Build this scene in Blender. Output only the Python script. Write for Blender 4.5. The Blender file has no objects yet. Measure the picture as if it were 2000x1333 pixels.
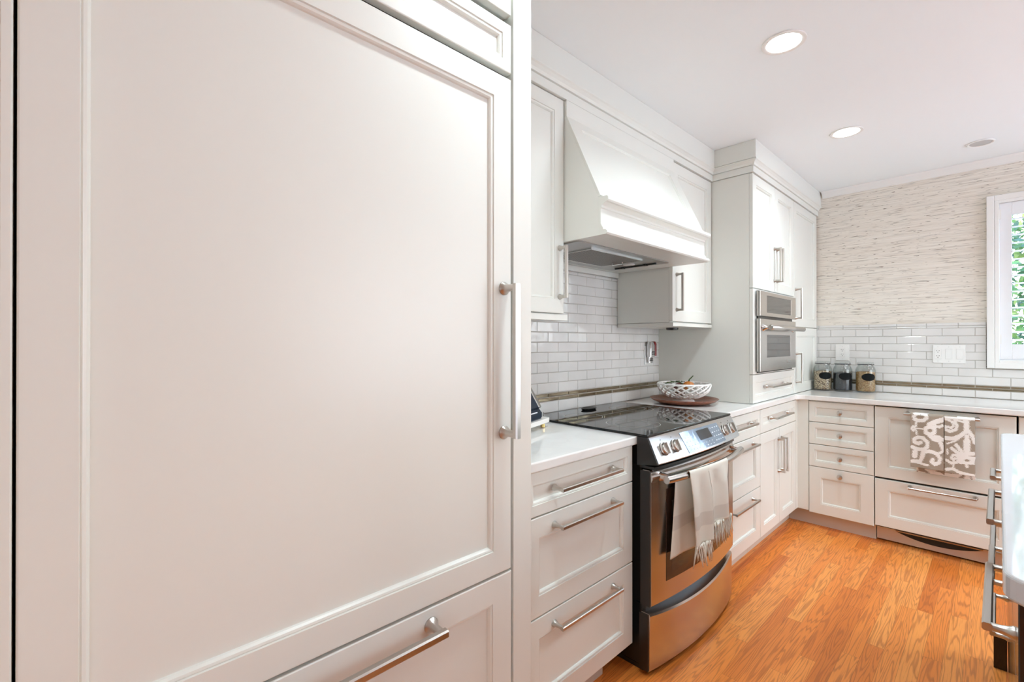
import bpy, bmesh, math, random
from mathutils import Vector, Matrix
random.seed(7)
C = bpy.context.scene
PI = math.pi

# ---------------------------------------------------------------- camera
cd = bpy.data.cameras.new('camera'); cam = bpy.data.objects.new('camera', cd)
C.collection.objects.link(cam); C.camera = cam
R_ = Vector((0.69192803, 0.72196648, 0.0)); F_ = Vector((-0.72196367, 0.69192533, 0.00279282)); U_ = Vector((0.00201633, -0.00193243, 0.9999961))
M = Matrix(((R_.x, U_.x, -F_.x, 1.62164), (R_.y, U_.y, -F_.y, 0.0), (R_.z, U_.z, -F_.z, 1.2803), (0, 0, 0, 1)))
cam.matrix_world = M
cd.sensor_width = 36.0; cd.lens = 16.41364; cd.clip_start = 0.02

# ---------------------------------------------------------------- world, exposure
C.view_settings.view_transform = 'Standard'; C.view_settings.look = 'None'
C.view_settings.gamma = 1.0; C.view_settings.use_curve_mapping = False
C.view_settings.exposure = 0.52
SKY = 5.1
CAN = 14.0      # glow of each lens
SPOT = 33.0     # watts of each recessed lamp
WARM = (0.83, 1.0, 1.07)
w = bpy.data.worlds.new('sky'); C.world = w; w.use_nodes = True
nt = w.node_tree; nt.nodes.clear()
out = nt.nodes.new('ShaderNodeOutputWorld'); bg = nt.nodes.new('ShaderNodeBackground')
tc = nt.nodes.new('ShaderNodeTexCoord'); sx = nt.nodes.new('ShaderNodeSeparateXYZ'); cr = nt.nodes.new('ShaderNodeValToRGB')
cr.color_ramp.elements[0].position = 0.0; cr.color_ramp.elements[0].color = (0.96, 0.99, 1.0, 1)
cr.color_ramp.elements[1].position = 0.55; cr.color_ramp.elements[1].color = (0.50, 0.70, 1.0, 1)
e = cr.color_ramp.elements.new(0.12); e.color = (0.90, 0.97, 1.0, 1)
nt.links.new(tc.outputs['Generated'], sx.inputs[0]); nt.links.new(sx.outputs['Z'], cr.inputs[0])
nt.links.new(cr.outputs[0], bg.inputs[0]); bg.inputs[1].default_value = SKY
nt.links.new(bg.outputs[0], out.inputs[0])
C.cycles.use_denoising = True
C.cycles.max_bounces = 12; C.cycles.diffuse_bounces = 6; C.cycles.glossy_bounces = 5; C.cycles.transmission_bounces = 8
C.cycles.caustics_reflective = False; C.cycles.caustics_refractive = False
C.cycles.sample_clamp_indirect = 6.0

# ---------------------------------------------------------------- materials
def mat(name, col, rough=0.5, metal=0.0, **kw):
    m = bpy.data.materials.new(name); m.use_nodes = True
    b = m.node_tree.nodes['Principled BSDF']
    b.inputs['Base Color'].default_value = (*col, 1); b.inputs['Roughness'].default_value = rough; b.inputs['Metallic'].default_value = metal
    for k, v in kw.items(): b.inputs[k.replace('_', ' ')].default_value = v
    return m
def nodes(m): return m.node_tree, m.node_tree.nodes['Principled BSDF']
def N(t, typ, **kw):
    n = t.nodes.new(typ)
    for k, v in kw.items(): setattr(n, k, v)
    return n
def coords(t, scale=(1, 1, 1), out='Object'):
    a = N(t, 'ShaderNodeTexCoord'); b = N(t, 'ShaderNodeMapping'); b.inputs['Scale'].default_value = scale
    t.links.new(a.outputs[out], b.inputs[0]); return b.outputs[0]
def noise(t, vec, scale, detail=2.0, dist=0.0):
    n = N(t, 'ShaderNodeTexNoise'); n.inputs['Scale'].default_value = scale; n.inputs['Detail'].default_value = detail; n.inputs['Distortion'].default_value = dist
    t.links.new(vec, n.inputs['Vector']); return n.outputs['Fac']
def ramp(t, fac, stops):
    r = N(t, 'ShaderNodeValToRGB'); e = r.color_ramp.elements
    while len(e) < len(stops): e.new(0.5)
    for k, (p, c) in enumerate(stops): e[k].position = p; e[k].color = (*c, 1) if len(c) == 3 else c
    t.links.new(fac, r.inputs[0]); return r.outputs[0]
def math_(t, op, a, b=None, c=None):
    n = N(t, 'ShaderNodeMath', operation=op)
    for k, v in enumerate((a, b, c)):
        if v is None: continue
        if isinstance(v, (int, float)): n.inputs[k].default_value = v
        else: t.links.new(v, n.inputs[k])
    return n.outputs[0]
def mix(t, fac, a, b, bt='MIX'):
    n = N(t, 'ShaderNodeMix', data_type='RGBA', blend_type=bt)
    for s, v in ((n.inputs[0], fac), (n.inputs[6], a), (n.inputs[7], b)):
        if isinstance(v, (int, float)): s.default_value = v
        elif isinstance(v, tuple): s.default_value = (*v, 1)
        else: t.links.new(v, s)
    return n.outputs[2]
def bump(t, b, h, strength, dist=0.001):
    n = N(t, 'ShaderNodeBump'); n.inputs['Strength'].default_value = strength; n.inputs['Distance'].default_value = dist
    t.links.new(h, n.inputs['Height']); t.links.new(n.outputs[0], b.inputs['Normal'])

PAINT = mat('cream_cabinet_paint', (0.755, 0.755, 0.70), 0.33)
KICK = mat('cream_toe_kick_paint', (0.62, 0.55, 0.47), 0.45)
CEIL = mat('white_ceiling_paint', (0.885, 0.915, 0.92), 0.9)
WALLP = mat('off_white_wall_paint', (0.80, 0.78, 0.74), 0.85)
TRIM = mat('white_trim_paint', (0.84, 0.83, 0.80), 0.4)
SHUT = mat('white_shutter_paint', (0.84, 0.85, 0.87), 0.35)
NICKEL = mat('brushed_nickel', (0.56, 0.53, 0.49), 0.28, 1.0)
CHROME = mat('polished_chrome', (0.80, 0.80, 0.80), 0.08, 1.0)
BRASS = mat('satin_brass', (0.78, 0.55, 0.22), 0.25, 1.0)
BLACK = mat('black_enamel', (0.012, 0.011, 0.010), 0.25)
GAP = mat('dark_gap', (0.03, 0.026, 0.02), 0.8)
CERAN = mat('black_ceramic_glass', (0.012, 0.012, 0.012), 0.035, 0.0, IOR=1.42)
RING = mat('burner_mark', (0.28, 0.27, 0.25), 0.2)
OVENGLASS = mat('dark_oven_glass', (0.035, 0.018, 0.012), 0.05, 0.0, IOR=1.7)
MWGLASS = mat('grey_mirror_oven_glass', (0.16, 0.155, 0.145), 0.06, 0.55)
LCD = mat('dark_lcd_glass', (0.03, 0.032, 0.035), 0.1)
LEDTXT = mat('pale_button_print', (0.72, 0.76, 0.80), 0.4)
ESPRESSO = mat('espresso_island_lacquer', (0.018, 0.010, 0.008), 0.09)
CERAMIC = mat('white_glazed_ceramic', (0.82, 0.80, 0.77), 0.18)
PLASTIC = mat('white_outlet_plastic', (0.84, 0.83, 0.80), 0.35)
SLOT = mat('outlet_slot_dark', (0.02, 0.015, 0.012), 0.6)
RUBBER = mat('black_gasket', (0.02, 0.02, 0.022), 0.5)
CHALK = mat('black_chalk_label', (0.010, 0.011, 0.012), 0.9, Specular_IOR_Level=0.15)
REDP = mat('dark_red_plastic', (0.22, 0.012, 0.012), 0.2)
LENS = mat('lamp_lens', (1, 1, 1), 0.5); b = LENS.node_tree.nodes['Principled BSDF']
b.inputs['Emission Color'].default_value = (1.0, 0.99, 0.97, 1); b.inputs['Emission Strength'].default_value = CAN
OFFLENS = mat('grey_fitting_face', (0.55, 0.54, 0.52), 0.7)
HOODLENS = mat('frosted_hood_lens', (0.75, 0.73, 0.70), 0.3)
SLABM = mat('white_slab', (0.82, 0.79, 0.75), 0.25)
NAVY = mat('navy_black_plastic', (0.012, 0.022, 0.04), 0.15)
def thin_glass(name, tint, ior, base=0.0):
    m = bpy.data.materials.new(name); m.use_nodes = True; t = m.node_tree; t.nodes.clear()
    o = N(t, 'ShaderNodeOutputMaterial'); mx = N(t, 'ShaderNodeMixShader'); tr = N(t, 'ShaderNodeBsdfTransparent'); gl = N(t, 'ShaderNodeBsdfGlossy'); fr = N(t, 'ShaderNodeLayerWeight')
    tr.inputs[0].default_value = (*tint, 1); gl.inputs['Roughness'].default_value = 0.02; fr.inputs[0].default_value = 0.5
    t.links.new(math_(t, 'MULTIPLY_ADD', math_(t, 'POWER', fr.outputs['Facing'], ior * 3), 0.55, base + 0.03), mx.inputs[0]); t.links.new(tr.outputs[0], mx.inputs[1]); t.links.new(gl.outputs[0], mx.inputs[2]); t.links.new(mx.outputs[0], o.inputs[0])
    return m
GLASS = thin_glass('clear_jar_glass', (0.93, 0.945, 0.94), 1.45, 0.02)
PANE = thin_glass('clear_window_glass', (0.99, 0.99, 0.99), 1.3)
GREEN = mat('dark_green_pepper', (0.04, 0.07, 0.015), 0.35)
ORANGE = mat('orange_brown_gourd', (0.50, 0.17, 0.03), 0.4)
DARKBEAN = mat('dark_red_fruit', (0.08, 0.012, 0.012), 0.3)

STEEL = mat('stainless_steel', (0.64, 0.61, 0.58), 0.23, 1.0)
HOODST = mat('hood_liner_steel', (0.42, 0.41, 0.39), 0.3, 1.0)
FILTER = mat('hood_mesh_filter', (0.30, 0.28, 0.25), 0.5, 0.8)
t, b = nodes(FILTER); vv = N(t, 'ShaderNodeTexChecker'); vv.inputs['Scale'].default_value = 260
t.links.new(coords(t), vv.inputs['Vector']); vv.inputs['Color1'].default_value = (0.38, 0.36, 0.33, 1); vv.inputs['Color2'].default_value = (0.10, 0.09, 0.08, 1)
t.links.new(vv.outputs[0], b.inputs['Base Color'])
PANELST = mat('brushed_control_steel', (0.60, 0.60, 0.60), 0.2, 1.0)
DISP = mat('sky_tinted_touch_panel', (0.30, 0.38, 0.48), 0.08, 0.6)  # blue sky reflection is put into the panel's base colour

# marble counter
MARBLE = mat('white_marble', (0.84, 0.82, 0.78), 0.09)
t, b = nodes(MARBLE)
v = coords(t, (1.6, 0.8, 1))
n1 = noise(t, v, 2.2, 5, 1.6)
vein = math_(t, 'ABSOLUTE', math_(t, 'SUBTRACT', n1, 0.5))
vm = ramp(t, vein, [(0.0, (0.76, 0.745, 0.72)), (0.03, (0.79, 0.775, 0.745)), (0.12, (0.80, 0.785, 0.76))])
cl = noise(t, v, 1.1, 3)
t.links.new(mix(t, math_(t, 'MULTIPLY', cl, 0.12), vm, (0.76, 0.75, 0.73)), b.inputs['Base Color'])

ISLE = mat('darkened_island_marble', (0.56, 0.56, 0.575), 0.06, IOR=1.6)  # same marble as the counters, darkened to offset direct light on the island
# glazed tile and mosaic
TILE = mat('white_glazed_tile', (0.74, 0.725, 0.70), 0.07)
t, b = nodes(TILE); h = noise(t, coords(t), 16, 1.5); bump(t, b, h, 0.22, 0.010)
oi = N(t, 'ShaderNodeTexCoord'); nn = noise(t, coords(t), 6, 1)
t.links.new(ramp(t, nn, [(0.3, (0.70, 0.685, 0.66)), (0.7, (0.77, 0.755, 0.73))]), b.inputs['Base Color'])
GROUT = mat('grey_tile_grout', (0.52, 0.49, 0.45), 0.85)
MOSAIC = mat('bronze_glass_mosaic', (0.26, 0.20, 0.12), 0.06, 0.55)
t, b = nodes(MOSAIC); nn = noise(t, coords(t, (6, 6, 120)), 3, 2)
t.links.new(ramp(t, nn, [(0.3, (0.17, 0.125, 0.07)), (0.7, (0.40, 0.33, 0.22))]), b.inputs['Base Color'])

# grasscloth
GRASS = mat('grasscloth_wallpaper', (0.7, 0.66, 0.6), 0.85)
t, b = nodes(GRASS)
a = noise(t, coords(t, (1.5, 1, 130)), 2.2, 3, 0.4)
base = ramp(t, a, [(0.25, (0.70, 0.635, 0.545)), (0.5, (0.80, 0.745, 0.66)), (0.75, (0.86, 0.82, 0.75))])
wv = N(t, 'ShaderNodeTexNoise'); wv.inputs['Scale'].default_value = 3.0; t.links.new(coords(t), wv.inputs['Vector'])
a2 = noise(t, coords(t, (4.5, 1, 120)), 1.9, 2.5, 0.25)
f2 = ramp(t, a2, [(0.60, (0, 0, 0)), (0.70, (0.75, 0.75, 0.75)), (0.80, (1, 1, 1))])
c1 = mix(t, f2, base, (0.27, 0.215, 0.16))
a3 = noise(t, coords(t, (13, 1, 90)), 1.6, 2)
f3 = ramp(t, a3, [(0.66, (0, 0, 0)), (0.70, (1, 1, 1))])
c2 = mix(t, f3, c1, (0.17, 0.125, 0.085))
a4 = noise(t, coords(t, (2.2, 1, 60)), 2.0, 3, 0.2)
c3 = mix(t, ramp(t, a4, [(0.55, (0, 0, 0)), (0.70, (0.5, 0.5, 0.5))]), c2, (0.52, 0.48, 0.43))
t.links.new(c3, b.inputs['Base Color'])
bump(t, b, a, 0.15, 0.002)

# oak strip floor
OAK = mat('oak_strip_floor', (0.5, 0.2, 0.05), 0.3, Specular_IOR_Level=0.3)
t, b = nodes(OAK)
tcn = N(t, 'ShaderNodeTexCoord'); sp = N(t, 'ShaderNodeSeparateXYZ'); t.links.new(tcn.outputs['Object'], sp.inputs[0])
WID = 0.0585
xs = math_(t, 'DIVIDE', sp.outputs[0], WID); i = math_(t, 'FLOOR', xs); fx = math_(t, 'SUBTRACT', xs, i)
wn = N(t, 'ShaderNodeTexWhiteNoise', noise_dimensions='1D'); t.links.new(i, wn.inputs['W'])
ys = math_(t, 'ADD', math_(t, 'DIVIDE', sp.outputs[1], 0.78), math_(t, 'MULTIPLY', wn.outputs['Value'], 9.0))
j = math_(t, 'FLOOR', ys); fy = math_(t, 'SUBTRACT', ys, j)
cb = N(t, 'ShaderNodeCombineXYZ'); t.links.new(i, cb.inputs[0]); t.links.new(j, cb.inputs[1])
w2 = N(t, 'ShaderNodeTexWhiteNoise', noise_dimensions='2D'); t.links.new(cb.outputs[0], w2.inputs['Vector'])
rnd = w2.outputs['Value']
gv = N(t, 'ShaderNodeCombineXYZ')
t.links.new(math_(t, 'ADD', math_(t, 'MULTIPLY', sp.outputs[0], 17.0), math_(t, 'MULTIPLY', rnd, 61.0)), gv.inputs[0])
t.links.new(math_(t, 'ADD', math_(t, 'MULTIPLY', sp.outputs[1], 0.95), math_(t, 'MULTIPLY', rnd, 37.0)), gv.inputs[1])
g = N(t, 'ShaderNodeTexNoise'); g.inputs['Scale'].default_value = 1.25; g.inputs['Detail'].default_value = 2.5; g.inputs['Roughness'].default_value = 0.42; g.inputs['Distortion'].default_value = 0.15
t.links.new(gv.outputs[0], g.inputs['Vector'])
ringv = math_(t, 'SINE', math_(t, 'MULTIPLY', g.outputs['Fac'], 92.0))
ringf = ramp(t, math_(t, 'ADD', math_(t, 'MULTIPLY', ringv, 0.5), 0.5), [(0.0, (0, 0, 0)), (0.62, (0.10, 0.10, 0.10)), (0.98, (1, 1, 1))])
fine = noise(t, coords(t, (260, 9, 1)), 1.0, 2)
base = ramp(t, rnd, [(0.0, (0.68, 0.175, 0.026)), (0.45, (0.88, 0.275, 0.050)), (1.0, (0.96, 0.385, 0.095))])
brd = noise(t, coords(t, (5, 1.2, 1)), 1.3, 2)
base = mix(t, math_(t, 'MULTIPLY', brd, 0.35), base, (0.70, 0.22, 0.045))
c = mix(t, math_(t, 'MULTIPLY', ringf, 0.50), base, (0.36, 0.085, 0.017))
c = mix(t, math_(t, 'MULTIPLY', ramp(t, fine, [(0.52, (0, 0, 0)), (0.75, (1, 1, 1))]), 0.30), c, (0.24, 0.065, 0.014))
edge = math_(t, 'MINIMUM', math_(t, 'MULTIPLY', math_(t, 'MINIMUM', fx, math_(t, 'SUBTRACT', 1.0, fx)), WID), math_(t, 'MULTIPLY', math_(t, 'MINIMUM', fy, math_(t, 'SUBTRACT', 1.0, fy)), 0.78))
sf = ramp(t, math_(t, 'MULTIPLY', edge, 400.0), [(0.12, (1, 1, 1)), (0.38, (0, 0, 0))])
c = mix(t, math_(t, 'MULTIPLY', sf, 0.5), c, (0.12, 0.028, 0.007))
t.links.new(c, b.inputs['Base Color'])
bump(t, b, ringv, 0.02, 0.0006)

WALNUT = mat('walnut_platter', (0.2, 0.06, 0.03), 0.28)
t, b = nodes(WALNUT); g = noise(t, coords(t, (14, 60, 14)), 1.0, 3, 1.0)
t.links.new(ramp(t, g, [(0.3, (0.10, 0.026, 0.012)), (0.55, (0.22, 0.066, 0.03)), (0.8, (0.30, 0.10, 0.05))]), b.inputs['Base Color'])

def speck(name, cols, scale, rough=0.7):
    m = mat(name, cols[0], rough); t, b = nodes(m)
    v = N(t, 'ShaderNodeTexVoronoi'); v.inputs['Scale'].default_value = scale
    t.links.new(coords(t, (1, 1, 1.4)), v.inputs['Vector'])
    s = N(t, 'ShaderNodeSeparateColor'); t.links.new(v.outputs['Color'], s.inputs[0])
    n = len(cols)
    r = ramp(t, s.outputs[0], [(k / n, cols[k]) for k in range(n)])
    r.node.color_ramp.interpolation = 'CONSTANT'
    dk = ramp(t, v.outputs['Distance'], [(0.0, (1, 1, 1)), (0.85, (0.45, 0.42, 0.38))])
    t.links.new(mix(t, 1.0, r, dk, 'MULTIPLY'), b.inputs['Base Color'])
    bump(t, b, v.outputs['Distance'], 0.6, 0.003)
    return m
BEANS = speck('speckled_pale_beans', [(0.80, 0.63, 0.42), (0.74, 0.52, 0.32), (0.86, 0.72, 0.52), (0.20, 0.12, 0.08), (0.80, 0.60, 0.40), (0.26, 0.16, 0.10), (0.84, 0.68, 0.47)], 135)
DARKGR = speck('blue_black_grain', [(0.012, 0.016, 0.028), (0.02, 0.026, 0.042), (0.035, 0.042, 0.062)], 260, 0.4)
GRAIN = speck('golden_grain', [(0.70, 0.42, 0.16), (0.58, 0.31, 0.10), (0.80, 0.55, 0.26), (0.46, 0.22, 0.07)], 190)

LINEN = mat('cream_linen', (0.76, 0.70, 0.60), 0.85)
t, b = nodes(LINEN)
sp = N(t, 'ShaderNodeTexCoord'); sz = N(t, 'ShaderNodeSeparateXYZ'); t.links.new(sp.outputs['Object'], sz.inputs[0])
wz = N(t, 'ShaderNodeTexWave'); wz.inputs['Scale'].default_value = 190; t.links.new(coords(t, (0, 1, 0.5)), wz.inputs['Vector'])
bump(t, b, wz.outputs['Fac'], 0.15, 0.0008)
band = ramp(t, sz.outputs[2], [(0.0, (0.77, 0.71, 0.61)), (0.545, (0.77, 0.71, 0.61)), (0.5451, (0.66, 0.60, 0.52)), (0.60, (0.66, 0.60, 0.52)), (0.6001, (0.77, 0.72, 0.63)), (1, (0.77, 0.72, 0.63))])
t.links.new(band, b.inputs['Base Color'])
FRINGE = mat('cream_cotton_fringe', (0.80, 0.75, 0.66), 0.85)
WHITEC = mat('white_printed_cotton', (0.87, 0.85, 0.81), 0.85)
TAUPEC = mat('taupe_printed_cotton', (0.36, 0.30, 0.235), 0.85)

LEAF = mat('mottled_green_leaf', (0.16, 0.36, 0.07), 0.5)
t, b = nodes(LEAF); nn = noise(t, coords(t), 2.2, 3)
t.links.new(ramp(t, nn, [(0.35, (0.012, 0.07, 0.045)), (0.5, (0.05, 0.16, 0.03)), (0.66, (0.30, 0.36, 0.08))]), b.inputs['Base Color'])  # random leaf tones, dark teal to yellow-green
b.inputs['Transmission Weight'].default_value = 0.0
BARK = mat('tree_bark', (0.14, 0.10, 0.07), 0.9)
BOUNCE_GROUND = mat('pale_bounce_ground', (0.80, 0.79, 0.77), 0.9)  # ground made pale so daylight bounces up to the ceiling

# ---------------------------------------------------------------- mesh helpers
def BM(): return bmesh.new()
def obj(name, bm, m, parent=None, bevel=0.0, smooth=False, seg=2, recalc=True):
    if recalc: bmesh.ops.recalc_face_normals(bm, faces=bm.faces[:])
    me = bpy.data.meshes.new(name); bm.to_mesh(me); bm.free()
    for x in (m if isinstance(m, (list, tuple)) else [m]): me.materials.append(x)
    o = bpy.data.objects.new(name, me); C.collection.objects.link(o)
    if smooth:
        for p in me.polygons: p.use_smooth = True
    if bevel:
        md = o.modifiers.new('edge', 'BEVEL'); md.width = bevel; md.segments = seg; md.limit_method = 'ANGLE'; md.angle_limit = math.radians(40)
    if parent is not None:
        o.parent = parent
        w_ = Matrix.Translation(parent.location) if parent.parent is None else Matrix.Identity(4)
        o.matrix_parent_inverse = w_.inverted()
    return o
def smooth_angle(o, deg=35):
    me = o.data
    for p in me.polygons: p.use_smooth = True
    me.set_sharp_from_angle(angle=math.radians(deg))
    return o
def thing(name, label, cat, loc, group=None):
    o = bpy.data.objects.new(name, None); C.collection.objects.link(o); o.location = loc; o.empty_display_size = 0.05
    o['label'] = label; o['category'] = cat
    if group: o['group'] = group
    return o
def tag(o, label, cat, group=None):
    o['label'] = label; o['category'] = cat
    if group: o['group'] = group
    return o
def struct(name, bm, m, label, cat, **kw):
    o = obj(name, bm, m, **kw); o['kind'] = 'structure'; o['label'] = label; o['category'] = cat; return o
def box(bm, x0, x1, y0, y1, z0, z1):
    vs = [bm.verts.new((x, y, z)) for x in (x0, x1) for y in (y0, y1) for z in (z0, z1)]
    for f in ((0, 1, 3, 2), (4, 6, 7, 5), (0, 4, 5, 1), (2, 3, 7, 6), (0, 2, 6, 4), (1, 5, 7, 3)): bm.faces.new([vs[k] for k in f])
    return bm
def boxm(*a): return box(BM(), *a)
def loops(bm, rings, close=True, cap0=True, cap1=True, cyc=False):
    V = [[bm.verts.new(p) for p in r] for r in rings]
    n = len(V[0])
    pairs = list(zip(V, V[1:])) + ([(V[-1], V[0])] if cyc else [])
    for A, B in pairs:
        for k in range(n if close else n - 1):
            q = (k + 1) % n
            bm.faces.new((A[k], A[q], B[q], B[k]))
    if not cyc:
        if cap0: bm.faces.new(V[0][::-1])
        if cap1: bm.faces.new(V[-1])
    return bm
def lathe(bm, prof, c, n=32, axis='z', caps=True):
    rings = []
    for r, h in prof:
        ring = []
        for k in range(n):
            a = 2 * PI * k / n; p, q = r * math.cos(a), r * math.sin(a)
            if axis == 'z': P = (c[0] + p, c[1] + q, c[2] + h)
            elif axis == 'x': P = (c[0] + h, c[1] + p, c[2] + q)
            else: P = (c[0] + p, c[1] + h, c[2] + q)
            ring.append(P)
        rings.append(ring)
    return loops(bm, rings, cap0=caps, cap1=caps)
def tube(bm, pts, r, n=8, cyc=False, flat=None):
    pts = [Vector(p) for p in pts]; rings = []; up = Vector((0, 0, 1))
    m = len(pts)
    for k, p in enumerate(pts):
        a = pts[(k - 1) % m] if (cyc or k > 0) else p
        b_ = pts[(k + 1) % m] if (cyc or k < m - 1) else p
        d = (b_ - a).normalized()
        u = up if abs(d.dot(up)) < 0.95 else Vector((1, 0, 0))
        s = d.cross(u).normalized(); v = s.cross(d).normalized()
        rr = r[k] if isinstance(r, (list, tuple)) else r
        fs = flat if flat else (1, 1)
        rings.append([p + s * rr * fs[0] * math.cos(2 * PI * q / n) + v * rr * fs[1] * math.sin(2 * PI * q / n) for q in range(n)])
    return loops(bm, rings, cyc=cyc)
class Face:                       # (a along the run, d outward, z up) -> world
    def __init__(s, kind, base): s.k = kind; s.b = base
    def __call__(s, a, d, z):
        if s.k == 'E': return (s.b + d, a, z)
        if s.k == 'W': return (s.b - d, a, z)
        return (a, s.b - d, z)
def fbox(bm, F, a0, a1, d0, d1, z0, z1):
    p, q = F(a0, d0, z0), F(a1, d1, z1)
    return box(bm, min(p[0], q[0]), max(p[0], q[0]), min(p[1], q[1]), max(p[1], q[1]), z0, z1)
def shaker(F, a0, a1, z0, z1, rail, th=0.02, rz=None):
    rz = rail if rz is None else rz
    bm = BM()
    R = [(0, 0, -th), (0, 0, -.0025), (.0008, .0008, -.0008), (.0025, .0025, 0)]
    for e_, d in ((0, 0), (.0012, -.0035), (.0035, -.0025), (.0075, -.0035), (.0105, -.0075), (.0115, -.0115)): R.append((rail + e_, rz + e_, d))
    rings = [[F(a0 + i_, d, z0 + k_), F(a1 - i_, d, z0 + k_), F(a1 - i_, d, z1 - k_), F(a0 + i_, d, z1 - k_)] for i_, k_, d in R]
    return loops(bm, rings)
def handle_bm(F, a, z, L, vert=False, proj=0.045, wd=0.0125, flare=0.0115):
    bm = BM(); h = L / 2; n = 20
    for s in (-1, 1):
        ca, cz = (a, z + s * h) if vert else (a + s * h, z)
        rings = []
        for r, d in ((flare, 0), (flare, .003), (flare * .78, .008), (wd * .52, .018), (wd * .48, proj - wd * .3)):
            rings.append([F(ca + r * math.cos(2 * PI * k / n), d, cz + r * math.sin(2 * PI * k / n)) for k in range(n)])
        loops(bm, rings)
    e_ = h + wd * .5; q = wd * .5; c = wd * .18
    sec = [(-q, -q + c), (-q + c, -q), (q - c, -q), (q, -q + c), (q, q - c), (q - c, q), (-q + c, q), (-q, q - c)]
    rings = []
    for s in (-e_, e_):
        rings.append([F(a + x, proj - q + y, z + s) if vert else F(a + s, proj - q + y, z + x) for x, y in sec])
    loops(bm, rings)
    return bm
def add_handle(F, a, z, L, parent, vert=False, **kw):
    return smooth_angle(obj('handle', handle_bm(F, a, z, L, vert, **kw), NICKEL, parent), 30)
def drawer(F, parent, a0, a1, z0, z1, rail, hz=None, hl=None, ha=None, rz=None, **kw):
    d = obj('drawer', shaker(F, a0, a1, z0, z1, rail, rz=rz), PAINT, parent)
    if hl: add_handle(F, (a0 + a1) / 2 if ha is None else ha, hz, hl, d, **kw)
    return d
def door(F, parent, a0, a1, z0, z1, rail, ha=None, hz=None, hl=None, **kw):
    d = obj('door', shaker(F, a0, a1, z0, z1, rail), PAINT, parent)
    if hl: add_handle(F, ha, hz, hl, d, True, **kw)
    return d

# ================================================================ the room
XR, YF, YB, ZC = 4.6, -2.6, 4.342, 2.467
struct('floor', boxm(-0.12, XR + .12, YF - .12, YB + .2, -0.1, 0), OAK, 'orange oak strip floor of narrow boards', 'floor')
struct('ceiling', boxm(-0.12, XR + .12, YF - .12, YB + .2, ZC, ZC + .12), CEIL, 'plain white ceiling with round recessed fittings', 'ceiling')
wl = struct('wall_left', boxm(-0.12, 0.003, YF, YB, 0, ZC), WALLP, 'kitchen wall behind the range, tiled above the counter', 'wall')
# window opening in the back wall
WX0, WX1, WZ0, WZ1 = 1.60, 2.75, 1.145, 2.192
bm = BM()
for x0, x1, z0, z1 in ((-.12, WX0, 0, ZC), (WX1, XR, 0, ZC), (WX0, WX1, 0, WZ0), (WX0, WX1, WZ1, ZC)): box(bm, x0, x1, YB, YB + .16, z0, z1)
wb = struct('wall_back', bm, GRASS, 'window wall in streaky beige grasscloth above white tile', 'wall')
bm = BM()
for y0, y1, z0, z1 in ((YF, YB, 0, .03), (YF, YB, 2.25, ZC), (YF, 1.8, .03, 2.25), (2.95, 3.05, .03, 2.25), (4.25, YB, .03, 2.25)): box(bm, XR, XR + .12, y0, y1, z0, z1)
struct('wall_right', bm, WALLP, 'unseen pale wall, its wide openings shaped to let in daylight', 'wall')  # openings in this unseen wall are placed and sized for room light
bm = BM()
for x0, x1, z0, z1 in ((-.12, 3.3, 0, ZC), (4.2, XR, 0, ZC), (3.3, 4.2, 2.3, ZC)): box(bm, x0, x1, YF - .12, YF, z0, z1)
struct('wall_front', bm, WALLP, 'unseen pale wall opposite the window wall, with an opening added for daylight', 'wall')  # opening added to let more daylight into the room

# tiled splashbacks: one mesh of pillowed tiles over grout each, part of its wall
def tile_on(bm, F, a0, a1, z0, z1, th, tilt=0.0):
    ta, tz = random.uniform(-tilt, tilt), random.uniform(-tilt, tilt)
    def P(a, d, z): return F(a, d + (a - (a0 + a1) / 2) * ta + (z - (z0 + z1) / 2) * tz if d > 0.006 else d, z)
    R = [(0, 0), (0, th - .0022), (.0008, th - .0008), (.0028, th)]
    loops(bm, [[P(a0 + i_, d, z0 + i_), P(a1 - i_, d, z0 + i_), P(a1 - i_, d, z1 - i_), P(a0 + i_, d, z1 - i_)] for i_, d in R], cap0=False)
def course(bm, F, A0, A1, z0, z1, pitch, joint, th, g=.0028, tilt=0.004):
    k = math.floor((A0 - joint) / pitch)
    while joint + k * pitch < A1:
        a0, a1 = max(A0, joint + k * pitch + g / 2), min(A1, joint + (k + 1) * pitch - g / 2)
        if a1 - a0 > .012: tile_on(bm, F, a0, a1, z0 + g / 2, z1 - g / 2, th, tilt)
        k += 1
def splash(name, F, parent, A0, A1, ztop, zband, pitch_z, pitch_a, joint_even, joint_m, notch=None):
    bm = BM()
    course(bm, F, A0, A1, .9155, zband[0], pitch_a, joint_even, .012)
    z = zband[1]; k = 0
    while z < ztop - .012:
        z1 = min(z + pitch_z, ztop)
        j_ = joint_even + (0 if k % 2 == 0 else pitch_a / 2)
        e1 = A1
        if notch and z1 > notch[1]: e1 = notch[0]
        course(bm, F, A0, e1, z, z1, pitch_a, j_, .012)
        z = z1; k += 1
    o = obj(name, bm, TILE, parent, recalc=True)
    bm = BM(); zm = (zband[0] + zband[1]) / 2
    course(bm, F, A0, A1, zband[0] + .001, zm, pitch_a, joint_m, .0125, g=.004, tilt=.003)
    course(bm, F, A0, A1, zm, zband[1] - .001, pitch_a, joint_m + pitch_a / 2, .0125, g=.004, tilt=.003)
    obj('mosaic_band', bm, MOSAIC, parent)
    return o
FL = Face('E', 0.003)
splash('splashback_tile', FL, wl, .91, 2.9292, 1.665, (.974, 1.018), .0525, .1635, 1.716, 1.716)
bm = BM(); fbox(bm, FL, .91, 2.9292, 0, .0085, .915, 1.67); obj('grout_bed', bm, GROUT, wl)
FB = Face('S', YB)
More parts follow.
